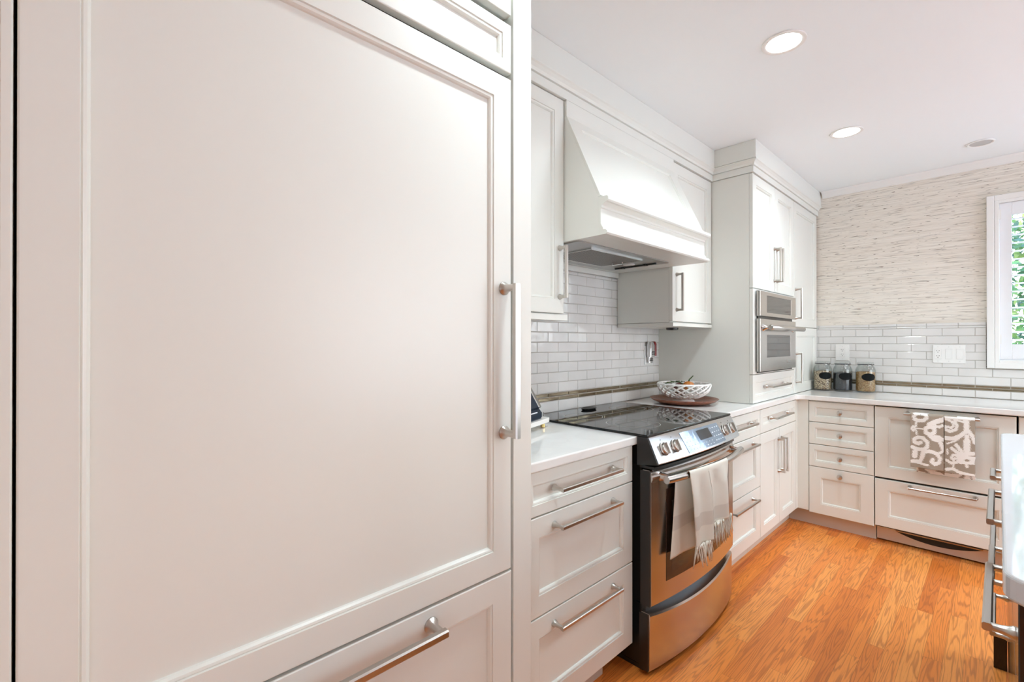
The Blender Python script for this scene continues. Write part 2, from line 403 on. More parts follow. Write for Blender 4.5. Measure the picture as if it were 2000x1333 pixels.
splash('splashback_tile', FB, wb, .570, 3.3, 1.392, (.964, .999), .054, .1605, 1.030, 1.110, notch=(1.563, 1.107))
bm = BM(); course(bm, FB, .570, 1.563, 1.392, 1.413, .1605, .95, .014); obj('liner_tile', bm, TILE, wb)
bm = BM(); fbox(bm, FB, .570, 1.563, 0, .0085, .915, 1.412); fbox(bm, FB, 1.563, 3.3, 0, .0085, .915, 1.106); obj('grout_bed', bm, GROUT, wb)

# crown of the back wall
prof = [(0, 2.42), (.006, 2.42), (.010, 2.428), (.020, 2.436), (.040, 2.452), (.046, 2.460), (.048, ZC - .001), (0, ZC - .001)]
bm = loops(BM(), [[FB(a, d, z) for d, z in prof] for a in (.655, XR)])
struct('trim_1', bm, TRIM, 'white crown moulding along the top of the grasscloth wall', 'crown moulding')
# fascia and crown over the cabinets
prof = [(0, 2.286), (.006, 2.286), (.006, 2.322), (.002, 2.3225), (.002, 2.325), (.011, 2.3265), (.015, 2.338), (.024, 2.348), (.030, 2.352), (.031, 2.357), (.018, 2.3575), (.018, 2.361), (.026, 2.3612), (.026, ZC - .001), (-.02, ZC - .001), (-.02, 2.286)]
XU, XT, YT = .379, .618, 2.926
path = [lambda d: (XU + d, .91), lambda d: (XU + d, YT - d), lambda d: (XT + d, YT - d), lambda d: (XT + d, YB - .001)]
bm = loops(BM(), [[(*f(d), z) for d, z in prof] for f in path])
struct('trim_2', bm, PAINT, 'cream crown and fascia running over the wall cabinets to the ceiling', 'crown moulding')

# window: casing, shutter, glass
win = struct('window_1', BM(), TRIM, 'white cased window with louvred shutters looking onto greenery', 'window')
def frame_bm(bm, x0, x1, z0, z1, wd, y0, y1):
    for a, b_, c_, d_ in ((x0, x0 + wd, z0, z1), (x1 - wd, x1, z0, z1), (x0 + wd, x1 - wd, z0, z0 + wd), (x0 + wd, x1 - wd, z1 - wd, z1)): box(bm, a, b_, y0, y1, c_, d_)
    return bm
bm = frame_bm(BM(), 1.566, 2.784, 1.113, 2.224, .035, YB - .034, YB)
frame_bm(bm, 1.585, 2.765, 1.131, 2.206, .036, YB - .024, YB + .02)
obj('casing', bm, TRIM, win, bevel=.003)
bm = frame_bm(BM(), 1.603, 2.747, 1.147, 2.190, .02, YB - .030, YB + .05)
obj('jamb', bm, TRIM, win, bevel=.002)
obj('pane', boxm(1.605, 2.745, YB + .11, YB + .114, 1.15, 2.187), PANE, win)
bm = frame_bm(BM(), 1.603, 2.747, 1.147, 2.190, .045, YB + .095, YB + .13); box(bm, 2.15, 2.19, YB + .095, YB + .13, 1.19, 2.147)
obj('sash', bm, TRIM, win, bevel=.002)
sh = thing('window_shutter', 'white louvred shutter in the cased window, slats tilted open', 'shutter', (2.15, YB, 1.17))
bm = BM()
for x0, x1 in ((1.6245, 2.17), (2.176, 2.7255)):
    for a, b_, c_, d_ in ((x0, x0 + .0545, 1.169, 2.186), (x1 - .0545, x1, 1.169, 2.186), (x0 + .0545, x1 - .0545, 1.169, 1.268), (x0 + .0545, x1 - .0545, 2.09, 2.186)): box(bm, a, b_, YB - .016, YB + .012, c_, d_)
obj('shutter_frame', bm, SHUT, sh, bevel=.002)
bm = BM()
for x0, x1 in ((1.679, 2.119), (2.227, 2.671)):
    for k in range(16):
        z = 1.294 + k * .0513; ring = []
        for a in (x0, x1):
            ring.append([(a, YB + .0 + .030 * math.cos(q) * math.cos(.12) - .005 * math.sin(q) * math.sin(.12), z + .030 * math.cos(q) * math.sin(.12) + .005 * math.sin(q) * math.cos(.12)) for q in [2 * PI * s / 12 for s in range(12)]])
        loops(bm, ring)
smooth_angle(obj('louver_panel', bm, SHUT, sh), 50)
for z in (1.30, 2.10): obj('hinge', boxm(1.6225, 1.632, YB - .022, YB - .0165, z - .03, z + .03), TRIM, sh)

# ================================================================ cabinets along the range wall
XD = .635
E = Face('E', XD)
# ---- built-in refrigerator
FR = Face('E', .7535)
fr = thing('refrigerator', 'tall built-in refrigerator faced with cream recessed panels', 'refrigerator', (.4, .39, 0))
obj('body', boxm(.02, .728, -.046, .832, .09, 2.10), GAP, fr)
d = obj('door', shaker(FR, -.0445, .829, .7005, 1.956, .059), PAINT, fr)
smooth_angle(obj('handle', handle_bm(FR, .8035, 1.2345, .364, True, proj=.055, wd=.0175, flare=.017), NICKEL, d), 30)
d = obj('freezer_drawer', shaker(FR, -.0445, .8305, .10, .6945, .063), PAINT, fr)
smooth_angle(obj('handle', handle_bm(FR, .392, .657, .385, False, proj=.055, wd=.0175, flare=.017), NICKEL, d), 30)
obj('grille_panel', shaker(FR, -.0445, .829, 1.972, 2.096, .029), PAINT, fr)
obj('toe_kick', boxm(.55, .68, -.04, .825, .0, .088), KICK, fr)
# over the refrigerator
oc = thing('bridge_cabinet', 'cream cabinet panel bridging above the refrigerator, up to the ceiling', 'cabinet', (.4, .39, 2.12))
obj('body', boxm(.01, .734, -.046, .832, 2.128, 2.46), PAINT, oc)
obj('door', shaker(FR, -.0445, .829, 2.122, 2.455, .06), PAINT, oc)
# panels each side
o = obj('end_panel', boxm(.004, .7535, .8375, .9035, 0.001, ZC - .002), PAINT, bevel=.0015)
tag(o, 'narrow cream upright panel between the refrigerator door and the drawers', 'cabinet panel')
bm = BM()
rings = [[FR(a0, d_, z0), FR(a1, d_, z0), FR(a1, d_, z1), FR(a0, d_, z1)] for a0, a1, z0, z1, d_ in
         ((-.60, -.0482, .11, 2.44, -.02), (-.60, -.0482, .11, 2.44, -.002), (-.597, -.0500, .113, 2.437, 0), (-.54, -.0585, .17, 2.38, 0), (-.537, -.0605, .173, 2.377, -.002), (-.535, -.0625, .175, 2.375, -.002))]
pc = thing('pantry_cabinet', 'sliver of a cream tall cabinet at the hinge side of the refrigerator', 'cabinet', (.4, -.35, 0))
obj('body', boxm(.01, .731, -.60, -.0495, .0, 2.44), PAINT, pc)
obj('door', loops(bm, rings), PAINT, pc)

# ---- drawer base beside the refrigerator
c1 = thing('drawer_cabinet', 'cream three-drawer base cabinet between the refrigerator panel and the range', 'cabinet', (.32, 1.25, 0))
obj('body', boxm(.01, .614, .908, 1.59, .105, .879), PAINT, c1)
obj('filler', boxm(.60, .635, .908, .992, .113, .879), PAINT, c1)
drawer(E, c1, .997, 1.594, .742, .879, .035, .816, .326)
drawer(E, c1, .997, 1.594, .430, .738, .063, .697, .326)
drawer(E, c1, .997, 1.594, .113, .426, .063, .382, .328)
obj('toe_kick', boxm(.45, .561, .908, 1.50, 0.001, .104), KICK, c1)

# ---- bases after the range
c2 = thing('drawer_cabinet', 'cream three-drawer base cabinet just beyond the range', 'cabinet', (.32, 2.70, 0))
obj('body', boxm(.01, .614, 2.412, 2.993, .105, .879), PAINT, c2)
drawer(E, c2, 2.412, 2.994, .733, .876, .046, .818, .30, ha=2.69)
drawer(E, c2, 2.412, 2.994, .424, .729, .068, .695, .33, ha=2.70)
drawer(E, c2, 2.412, 2.994, .113, .420, .068, .376, .33, ha=2.70)
obj('toe_kick', boxm(.45, .561, 2.50, 2.996, 0.001, .104), KICK, c2)
c3 = thing('corner_base_cabinet', 'cream base cabinet in the corner, one drawer over two doors', 'cabinet', (.32, 3.35, 0))
obj('body', boxm(.01, .614, 2.998, 3.70, .105, .879), PAINT, c3)
drawer(E, c3, 2.999, 3.700, .733, .876, .046, .810, .325, ha=3.337)
door(E, c3, 2.999, 3.347, .113, .729, .060, ha=3.319, hz=.555, hl=.205)
door(E, c3, 3.350, 3.700, .113, .729, .060, ha=3.381, hz=.555, hl=.205)
bm = boxm(.60, .635, 3.703, 3.76, .113, .879); box(bm, .635, .702, 3.74, 3.76, .113, .879)
obj('corner_filler', bm, PAINT, c3)
obj('toe_kick', boxm(.45, .561, 2.998, 3.81, 0.001, .104), KICK, c3)

# ---- bases under the window wall
YD = 3.74; S = Face('S', YD)
c4 = thing('knob_drawer_cabinet', 'cream cabinet of four drawers with round knobs, next to the corner', 'cabinet', (.885, 4.0, 0))
obj('body', boxm(.704, 1.066, 3.761, 4.325, .105, .879), PAINT, c4)
def knob(a, z, p):
    bm = BM(); n = 20
    loops(bm, [[S(a + r * math.cos(2 * PI * k / n), d, z + r * math.sin(2 * PI * k / n)) for k in range(n)] for r, d in ((.008, 0), (.007, .004), (.0055, .012), (.009, .017), (.0155, .020), (.0165, .024), (.015, .028), (.009, .0305))])
    smooth_angle(obj('knob', bm, NICKEL, p), 40)
for z0, z1, rl, kz in ((.733, .873, .034, .808), (.580, .729, .034, .655), (.426, .576, .034, .500)):
    knob(.886, kz, drawer(S, c4, .705, 1.065, z0, z1, rl))
knob(.886, .382, drawer(S, c4, .705, 1.065, .103, .422, .068))
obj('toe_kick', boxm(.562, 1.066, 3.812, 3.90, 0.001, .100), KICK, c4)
c5 = thing('panelled_dishwasher', 'cream two-front appliance under the window counter with a towel on its rail', 'appliance', (1.378, 4.0, 0))
obj('body', boxm(1.070, 1.686, 3.763, 4.325, .105, .877), GAP, c5)
d = obj('upper_panel', shaker(S, 1.0705, 1.686, .425, .872, .066), PAINT, c5)
def railbar(p, x0, x1, z, pr, r, cap):
    bm = BM()
    for x in (x0 + .012, x1 - .012): lathe(bm, [(.011, 0), (.010, -.006), (.0065, -.014), (.0065, -pr)], (x, YD, z), 16, 'y')
    tube(bm, [(x0, YD - pr, z), (x0 + .004, YD - pr, z), (x1 - .004, YD - pr, z), (x1, YD - pr, z)], [r * .7, r, r, r * .7], 16)
    smooth_angle(obj('rail', bm, NICKEL, p), 40)
railbar(d, 1.218, 1.548, .846, .058, .0085, 0)
d = obj('lower_panel', shaker(S, 1.0705, 1.686, .115, .413, .066), PAINT, c5)
add_handle(S, 1.385, .393, .285, d, proj=.05, wd=.011)
bm = BM()
obj('toe_kick', boxm(1.070, 1.69, 3.815, 3.84, 0.012, .112), mat('satin_beige_kick_panel', (.62, .56, .50), .3, .35), c5)
bm = BM(); ring0, ring1 = [], []
top = [(1.165 + .39 * k / 14, .081) for k in range(15)]; bot = [(1.555 - .39 * k / 14, .081 - .036 * (1 - ((k - 7) / 7) ** 2) - .002) for k in range(15)]
loops(bm, [[(x, y, z) for x, z in top + bot] for y in (3.8135, 3.8165)])
obj('air_slot', bm, GAP, c5)
obj('air_slot_lip', boxm(1.165, 1.555, 3.800, 3.816, .083, .089), mat('kick_lip_metal', (.40, .36, .33), .25, 1.0), c5)
c6 = thing('sink_base_cabinet', 'cream base cabinet under the window, mostly hidden by the island', 'cabinet', (2.1, 4.0, 0))
obj('body', boxm(1.694, 2.60, 3.761, 4.325, .105, .879), PAINT, c6)
door(S, c6, 1.695, 2.145, .113, .873, .06); door(S, c6, 2.149, 2.60, .113, .873, .06)
obj('toe_kick', boxm(1.694, 2.60, 3.815, 3.90, 0.001, .100), KICK, c6)

# ---- countertops
def slab(name, pts, z0, z1, label, m=None):
    bm = loops(BM(), [[(x, y, z0) for x, y in pts], [(x, y, z1) for x, y in pts]])
    return tag(obj(name, bm, m or MARBLE, bevel=.005, seg=3), label, 'countertop')
ZT = .914; ZB = .8815
slab('countertop', [(.017, .906), (.645, .906), (.645, 1.622), (.017, 1.622)], ZB, ZT, 'short white marble countertop between the refrigerator and the range')
rc = .055; arc = [(.645 + rc - rc * math.cos(a), 3.712 - rc + rc * math.sin(a)) for a in [PI / 2 * k / 8 for k in range(9)]]
slab('countertop', [(.017, 2.392), (.645, 2.392)] + arc + [(3.2, 3.712), (3.2, 4.328), (.017, 4.328)], ZB, ZT, 'L-shaped white marble countertop running under the oven cabinet and window')

# ---- wall cabinets
XW = .375; EU = Face('E', XW)
u1 = thing('wall_cabinet', 'cream wall cabinet between the refrigerator and the hood', 'cabinet', (.19, 1.2, 1.37))
obj('body', boxm(.018, .353, .908, 1.490, 1.39, 2.284), PAINT, u1)
obj('light_rail', boxm(.30, .378, .908, 1.512, 1.370, 1.394), PAINT, u1, bevel=.001)
door(EU, u1, .91, 1.199, 1.399, 2.282, .057)
door(EU, u1, 1.203, 1.492, 1.399, 2.282, .057, ha=1.4655, hz=1.567, hl=.20, proj=.042)
u2 = thing('wall_cabinet', 'cream wall cabinet between the hood and the oven cabinet', 'cabinet', (.19, 2.67, 1.37))
obj('body', boxm(.018, .353, 2.425, 2.924, 1.392, 2.284), PAINT, u2)
obj('light_rail', boxm(.018, .377, 2.425, 2.926, 1.370, 1.390), PAINT, u2, bevel=.001)
door(EU, u2, 2.423, 2.924, 1.397, 2.282, .060, ha=2.468, hz=1.561, hl=.198, proj=.042)
bm = lathe(BM(), [(.036, 0), (.036, -.010), (.030, -.014)], (.23, 2.70, 1.369), 24); obj('puck_light', bm, BLACK, u2)

# ---- hood
hd = thing('range_hood', 'cream tapered wood range hood with a moulded mantel over the cooktop', 'range hood', (.25, 1.95, 1.69))
Y0, Y1 = 1.4965, 2.414
def hring(pts): return pts
side = [(.018, 1.697), (.545, 1.697), (.545, 1.848), (.377, 2.214), (.377, 2.284), (.018, 2.284)]
bm = loops(BM(), [[(x, Y0, z) for x, z in side], [(x, Y1, z) for x, z in side]])
# recessed panel on the sloping face: the cap frame is built proud of it
obj('body', bm, PAINT, hd)
def slope(s, y, dd):                # s: 0 at the bottom .. 1 at the top of the slope
    x, z = .545 + (.377 - .545) * s, 1.848 + (2.214 - 1.848) * s
    return (x + .909 * dd, y, z + .417 * dd)
bm = BM()
R = [(0, 0, 0, 0, .0005), (0, 0, 0, 0, .010), (.075, .075, .03, .11, .010), (.078, .078, .037, .117, .0055), (.083, .083, .045, .125, .004), (.085, .085, .048, .128, .0008)]
rings = [[slope(b0, Y0 + a0, dd), slope(b0, Y1 - a1, dd), slope(1 - b1, Y1 - a1, dd), slope(1 - b1, Y0 + a0, dd)] for a0, a1, b0, b1, dd in R]
loops(bm, rings); obj('front_panel', bm, PAINT, hd)
obj('top_board', boxm(.3775, .3865, Y0, Y1, 2.2165, 2.284), PAINT, hd)
mant = [(.5455, 1.697), (.580, 1.697), (.585, 1.703), (.584, 1.710), (.577, 1.716), (.568, 1.7165), (.566, 1.724), (.560, 1.733), (.558, 1.738), (.556, 1.739), (.556, 1.800), (.560, 1.803), (.561, 1.811), (.570, 1.817), (.577, 1.822), (.586, 1.823), (.590, 1.829), (.590, 1.838), (.586, 1.844), (.5455, 1.845)]
bm = loops(BM(), [[(x, Y0, z) for x, z in mant], [(x, Y1, z) for x, z in mant]])
obj('mantel', bm, PAINT, hd)
obj('back_rail', boxm(.0165, .030, Y0, 2.42, 1.667, 1.696), PAINT, hd)
def rrect(x0, x1, y0, y1, r, z, n=5):
    P = []
    for cx, cy, s in ((x1 - r, y1 - r, 0), (x0 + r, y1 - r, 1), (x0 + r, y0 + r, 2), (x1 - r, y0 + r, 3)):
        for k in range(n + 1): a = PI / 2 * (s + k / n); P.append((cx + r * math.cos(a), cy + r * math.sin(a), z))
    return P
ins = obj('liner', loops(BM(), [rrect(.075, .440, 1.515, 2.27, .02, 1.6968), rrect(.075, .440, 1.515, 2.27, .02, 1.692)]), HOODST, hd)
obj('filter', boxm(.150, .385, 1.665, 2.075, 1.689, 1.692), FILTER, ins)
bm = BM()
for a in ((.144, .150, 1.659, 2.081), (.385, .391, 1.659, 2.081), (.150, .385, 1.659, 1.665), (.150, .385, 2.075, 2.081)): box(bm, *a, 1.687, 1.692)
obj('filter_frame', bm, CHROME, ins)
tube(bm := BM(), [(.235, 2.05, 1.688), (.235, 2.05, 1.680), (.295, 2.05, 1.680), (.295, 2.05, 1.688)], .003, 8); obj('filter_latch', bm, CHROME, ins)
for y in (1.60, 2.15): obj('hood_lamp', lathe(BM(), [(.030, .0), (.030, -.004), (.024, -.0045)], (.27, y, 1.692), 24), HOODLENS, ins)
bm = boxm(.14, .39, 2.213, 2.221, 1.686, 1.692)
for x in (.19, .33): box(bm, x - .008, x + .008, 2.207, 2.227, 1.684, 1.692)
obj('control_slider', bm, BLACK, ins)

# ---- oven tower
XO = .617; T = Face('E', XO)
tw = thing('oven_cabinet', 'tall cream cabinet housing the wall oven, two doors above and a drawer below', 'cabinet', (.3, 3.33, ZT))
obj('side_panel', boxm(.0035, .596, 2.930, 2.946, .9155, 2.284), PAINT, tw)
obj('body', boxm(.018, .560, 2.947, 3.722, .9155, 2.284), PAINT, tw)
door(T, tw, 2.933, 3.327, 1.604, 2.282, .058, ha=3.308, hz=1.78, hl=.205)
door(T, tw, 3.330, 3.726, 1.604, 2.282, .058, ha=3.388 - .03, hz=1.78, hl=.205)
bm = BM()
for a in ((2.933, 2.992, 1.090, 1.600), (3.660, 3.726, 1.090, 1.600), (2.992, 3.660, 1.590, 1.600), (2.992, 3.660, 1.090, 1.100)): fbox(bm, T, a[0], a[1], -.02, 0, a[2], a[3])
obj('oven_surround', bm, PAINT, tw, bevel=.001)
drawer(T, tw, 2.933, 3.726, .917, 1.086, .040, 1.005, .36, ha=3.33)
pt = thing('pantry_cabinet', 'tall cream cabinet with stacked doors in the corner behind the glass jars', 'cabinet', (.3, 4.03, ZT))
obj('body', boxm(.018, .596, 3.730, 4.326, .9155, 2.284), PAINT, pt)
door(T, pt, 3.731, 4.322, 1.393, 2.282, .058, ha=3.765, hz=1.556, hl=.205)
door(T, pt, 3.731, 4.322, .917, 1.388, .058, ha=3.775, hz=1.098, hl=.200)

# ---- wall oven
ov = thing('wall_oven', 'stainless wall oven with separate glass upper door in the tall cabinet', 'oven', (.5, 3.33, 1.10))
obj('body', boxm(.562, .6165, 2.994, 3.658, 1.102, 1.588), BLACK, ov)
bk = boxm(.6175, .624, 2.994, 3.658, 1.096, 1.592); obj('black_surround', bk, BLACK, ov)
OF = Face('E', .645)
def glassdoor(name, a0, a1, z0, z1, g):
    bm = BM(); R = [(a0, a1, z0, z1, -.02), (a0, a1, z0, z1, -.002), (a0 + .002, a1 - .002, z0 + .002, z1 - .002, 0), (g[0], g[1], g[2], g[3], 0), (g[0] + .001, g[1] - .001, g[2] + .001, g[3] - .001, -.003)]
    o = obj(name, loops(bm, [[OF(a_, d_, c_), OF(b_, d_, c_), OF(b_, d_, e_), OF(a_, d_, e_)] for a_, b_, c_, e_, d_ in R]), STEEL, ov)
    bm = BM(); fbox(bm, OF, g[0] + .001, g[1] - .001, -.003, -.001, g[2] + .001, g[3] - .001); obj('glass', bm, MWGLASS, o)
    return o
glassdoor('upper_door', 2.970, 3.664, 1.438, 1.588, (3.083, 3.562, 1.462, 1.565))
d = glassdoor('door', 2.970, 3.664, 1.106, 1.422, (3.083, 3.548, 1.188, 1.326))
bm = BM()
for a in (3.025, 3.600):
    loops(bm, [[OF(a + r * math.cos(2 * PI * k / 16), dd, 1.368 + r * math.sin(2 * PI * k / 16)) for k in range(16)] for r, dd in ((.024, .0), (.021, .004), (.013, .014), (.010, .026), (.011, .052))])
tube(bm, [OF(a, .052, 1.368) for a in (2.985, 2.99, 3.635, 3.64)], [.013, .0165, .0165, .013], 20)
smooth_angle(obj('handle', bm, STEEL, d), 40)
def text(s, size, loc, rot, m, parent, name='lettering', ext=.0004):
    cu = bpy.data.curves.new(name, 'FONT'); cu.body = s; cu.size = size; cu.align_x = 'CENTER'; cu.align_y = 'CENTER'; cu.extrude = ext
    o = bpy.data.objects.new(name, cu); C.collection.objects.link(o)
    dg = bpy.context.evaluated_depsgraph_get(); me = bpy.data.meshes.new_from_object(o.evaluated_get(dg)); bpy.data.objects.remove(o)
    o = bpy.data.objects.new(name, me); C.collection.objects.link(o); me.materials.clear(); me.materials.append(m)
    me.transform(Matrix.Translation(loc) @ rot)
    o.parent = parent
    if parent.parent is None: o.matrix_parent_inverse = Matrix.Translation(parent.location).inverted()
    return o
RE = Matrix(((0, 0, 1, 0), (1, 0, 0, 0), (0, 1, 0, 0), (0, 0, 0, 1)))      # text facing +x
RS = Matrix(((1, 0, 0, 0), (0, 0, -1, 0), (0, 1, 0, 0), (0, 0, 0, 1)))     # text facing -y
bm = BM()
for k, a in enumerate((3.475, 3.492, 3.510, 3.527, 3.544)): fbox(bm, OF, a - .0055, a + .0055, .0002, .0016, 1.150 - (.006 if k % 2 else 0), 1.166)
obj('badge', bm, CHROME, d)

# ================================================================ range
rg = thing('range', 'stainless slide-in electric range with black glass top and bowed front', 'range', (.37, 2.006, 0))
YCR = 2.0065; HW = .394
def bow(y, amt): return amt * (1 - ((y - YCR) / HW) ** 2)
obj('body', boxm(.06, .655, 1.628, 2.385, .02, .905), BLACK, rg, bevel=.004)
obj('cooktop', boxm(.056, .692, 1.607, 2.406, .9155, .9245), CERAN, rg, bevel=.003)
def ring(cx, cy, r, wd=.0016):
    bm = BM(); n = 64
    loops(bm, [[(cx + q * math.cos(2 * PI * k / n), cy + q * math.sin(2 * PI * k / n), z) for k in range(n)] for q, z in ((r - wd, .9244), (r - wd, .9248), (r + wd, .9248), (r + wd, .9244))], cyc=True)
    obj('burner_ring', bm, RING, rg)
for cx, cy, r in ((.51, 1.80, .115), (.51, 1.80, .075), (.24, 1.80, .09), (.50, 2.20, .085), (.25, 2.20, .115), (.25, 2.20, .075)): ring(cx, cy, r)
bm = lathe(BM(), [(.001, .0), (.040, .0), (.046, .003), (.050, .008), (.046, .010), (.036, .006), (.001, .005)], (0, 0, 0), 32)
for v_ in bm.verts: v_.co = (.118 + v_.co.x * .55, 2.005 + v_.co.y * 1.15, .9245 + v_.co.z)
smooth_angle(obj('vent_cap', bm, BLACK, rg), 40)
# control panel: a sloped bowed fascia
def sweep(bm, sec, y0, y1, n=16):    # sec(y) -> list of (x,z)
    return loops(bm, [[(x, y, z) for x, z in sec(y)] for y in [y0 + (y1 - y0) * k / n for k in range(n + 1)]])
def cps(y): q = bow(y, .020); return [(.6465, .9145), (.6925, .9145), (.6965 + q * .15, .909), (.736 + q, .822), (.733 + q, .8175), (.6465, .806)]
smooth_angle(obj('control_panel', sweep(BM(), cps, 1.6125, 2.4005), PANELST, rg), 25)
for y0, y1 in ((1.6075, 1.6122), (2.4008, 2.4055)):
    obj('end_cap', loops(BM(), [[(x, y, z) for x, z in ((.6465, .9145), (.690, .9145), (.733, .821), (.731, .8165), (.6465, .804))] for y in (y0, y1)]), BLACK, rg)
def slopept(y, s, d=0.0):            # s from top 0 to bottom 1 of the fascia
    q = bow(y, .020); x = .6965 + q * .15 + (.736 + q - .6965 - q * .15) * s; z = .909 + (.822 - .909) * s
    return (x + .91 * d, y, z + .41 * d)
def strip(y0, y1, s0, s1, d0, d1, n=10):
    ys = [y0 + (y1 - y0) * k / n for k in range(n + 1)]
    return loops(BM(), [[slopept(y, s0, d0), slopept(y, s1, d0), slopept(y, s1, d1), slopept(y, s0, d1)] for y in ys])
dsp = obj('touch_panel', strip(1.838, 2.205, .06, .93, .0003, .0016), DISP, rg)
obj('display', strip(1.975, 2.095, .16, .58, .0017, .0024), LCD, dsp)
bm = BM(); random.seed(3)
for yy, ss in [(1.865 + .025 * k, s) for k in range(4) for s in (.30, .48, .66, .82)] + [(2.115 + .024 * k, s) for k in range(4) for s in (.2, .4, .58, .76)] + [(1.985 + .03 * k, s) for k in range(4) for s in (.70, .83)]:
    wd = random.choice((.003, .004, .006)); p = [slopept(yy - wd, ss, .0017), slopept(yy + wd, ss, .0017), slopept(yy + wd, ss + .035, .0017), slopept(yy - wd, ss + .035, .0017)]
    q = [slopept(yy - wd, ss, .0021), slopept(yy + wd, ss, .0021), slopept(yy + wd, ss + .035, .0021), slopept(yy - wd, ss + .035, .0021)]
    loops(bm, [p, q])
obj('panel_marking', bm, LEDTXT, dsp)
nrm = Vector((.91, 0, .41)); sd = Vector((.41, 0, -.91))
def knobr(y):
    c = Vector(slopept(y, .50, 0)); bm = BM(); n = 28
    def rg_(r, d, sq=1.0): return [c + nrm * d + Vector((0, 1, 0)) * (r * sq * math.cos(2 * PI * k / n)) + sd * (r * math.sin(2 * PI * k / n)) for k in range(n)]
    loops(bm, [rg_(.0265, .0005), rg_(.0265, .003), rg_(.0235, .005), rg_(.0225, .012), rg_(.021, .014), rg_(.0195, .0145)])
    loops(bm, [[c + nrm * d + Vector((0, 1, 0)) * u + sd * v_ for u, v_ in ((-.006, -.0215), (.006, -.0215), (.006, .0215), (-.006, .0215))] for d in (.014, .025)])
    smooth_angle(obj('knob', bm, NICKEL, rg), 30)
    mk = [slopept(y, .13, .0002 + e_) for e_ in (0, .0006)]
    bm = BM(); loops(bm, [[Vector(p) + Vector((0, 1, 0)) * (.0022 * math.cos(2 * PI * k / 10)) + sd * (.0022 * math.sin(2 * PI * k / 10)) for k in range(10)] for p in mk]); obj('knob_mark', bm, BLACK, rg)
for y in (1.683, 1.766, 2.255, 2.336): knobr(y)
obj('vent_strip', sweep(BM(), lambda y: [(.62, .793), (.712 + bow(y, .025), .793), (.712 + bow(y, .025), .803), (.62, .803)], 1.622, 2.390), BLACK, rg)
# door
def ds(y): q = bow(y, .034); return [(.668, .2685), (.6985 + q, .2685), (.7035 + q, .273), (.7035 + q, .745), (.7095 + q, .756), (.7095 + q, .766), (.7035 + q, .772), (.7035 + q, .782), (.697 + q, .789), (.668, .789)]
dr = smooth_angle(obj('oven_door', sweep(BM(), ds, 1.6135, 2.3995, 24), STEEL, rg), 25)
for y0, y1 in ((1.6085, 1.613), (2.400, 2.4045)): obj('door_edge', boxm(.660, .700, y0, y1, .270, .787), BLACK, dr)
def dstrip(y0, y1, z0, z1, d0, d1, n=14):
    return loops(BM(), [[(.7035 + bow(y, .034) + a, y, z) for a, z in ((d0, z0), (d1, z0), (d1, z1), (d0, z1))] for y in [y0 + (y1 - y0) * k / n for k in range(n + 1)]])
gl = smooth_angle(obj('window', dstrip(1.703, 2.310, .345, .705, -.004, .0012), OVENGLASS, dr), 25)
inner = mat('dark_oven_interior_glass', (.05, .043, .036), .04, 0, IOR=1.7)
obj('inner_pane', dstrip(1.738, 2.275, .375, .655, .0012, .0016), inner, gl)
bm = BM()
for z in (.505, .515, .590, .44):
    tube(bm, [(.7035 + bow(y, .034) + .0014, y, z) for y in [1.745 + .525 * k / 14 for k in range(15)]], .0012, 6)
obj('oven_rack', bm, mat('rack_wire', (.35, .33, .30), .3, .8), gl)
def hx(y): return .752 + .040 * (1 - ((y - YCR) / .368) ** 2)
bm = BM(); ys = [1.640 + .733 * k / 24 for k in range(25)]
tube(bm, [(hx(y), y, .760) for y in ys], .0150, 18)
for y in (1.672, 2.341):
    loops(bm, [[(xx, y + r * math.cos(2 * PI * k / 14), .760 + r * 1.15 * math.sin(2 * PI * k / 14)) for k in range(14)] for r, xx in ((.017, .7035 + bow(y, .034) - .002), (.014, .7035 + bow(y, .034) + .006), (.011, hx(y) - .002))])
smooth_angle(obj('handle', bm, STEEL, dr), 40)
# warming drawer
def ws(y): q = bow(y, .040); zt = .240 - .022 * (1 - ((y - YCR) / HW) ** 2); return [(.662, .018), (.692 + q, .018), (.6965 + q, .023), (.6985 + q, zt - .008), (.6945 + q, zt), (.662, zt)]
wd_ = smooth_angle(obj('storage_drawer', sweep(BM(), ws, 1.6135, 2.3995, 24), STEEL, rg), 25)
for y0, y1 in ((1.6085, 1.613), (2.400, 2.4045)): obj('drawer_edge', boxm(.655, .692, y0, y1, .020, .236), BLACK, wd_)
obj('drawer_recess', sweep(BM(), lambda y: [(.63, .21), (.672 + bow(y, .030), .21), (.672 + bow(y, .030), .262), (.63, .262)], 1.625, 2.388), BLACK, rg)
obj('kick_plate', boxm(.40, .66, 1.63, 2.383, .001, .019), BLACK, rg)

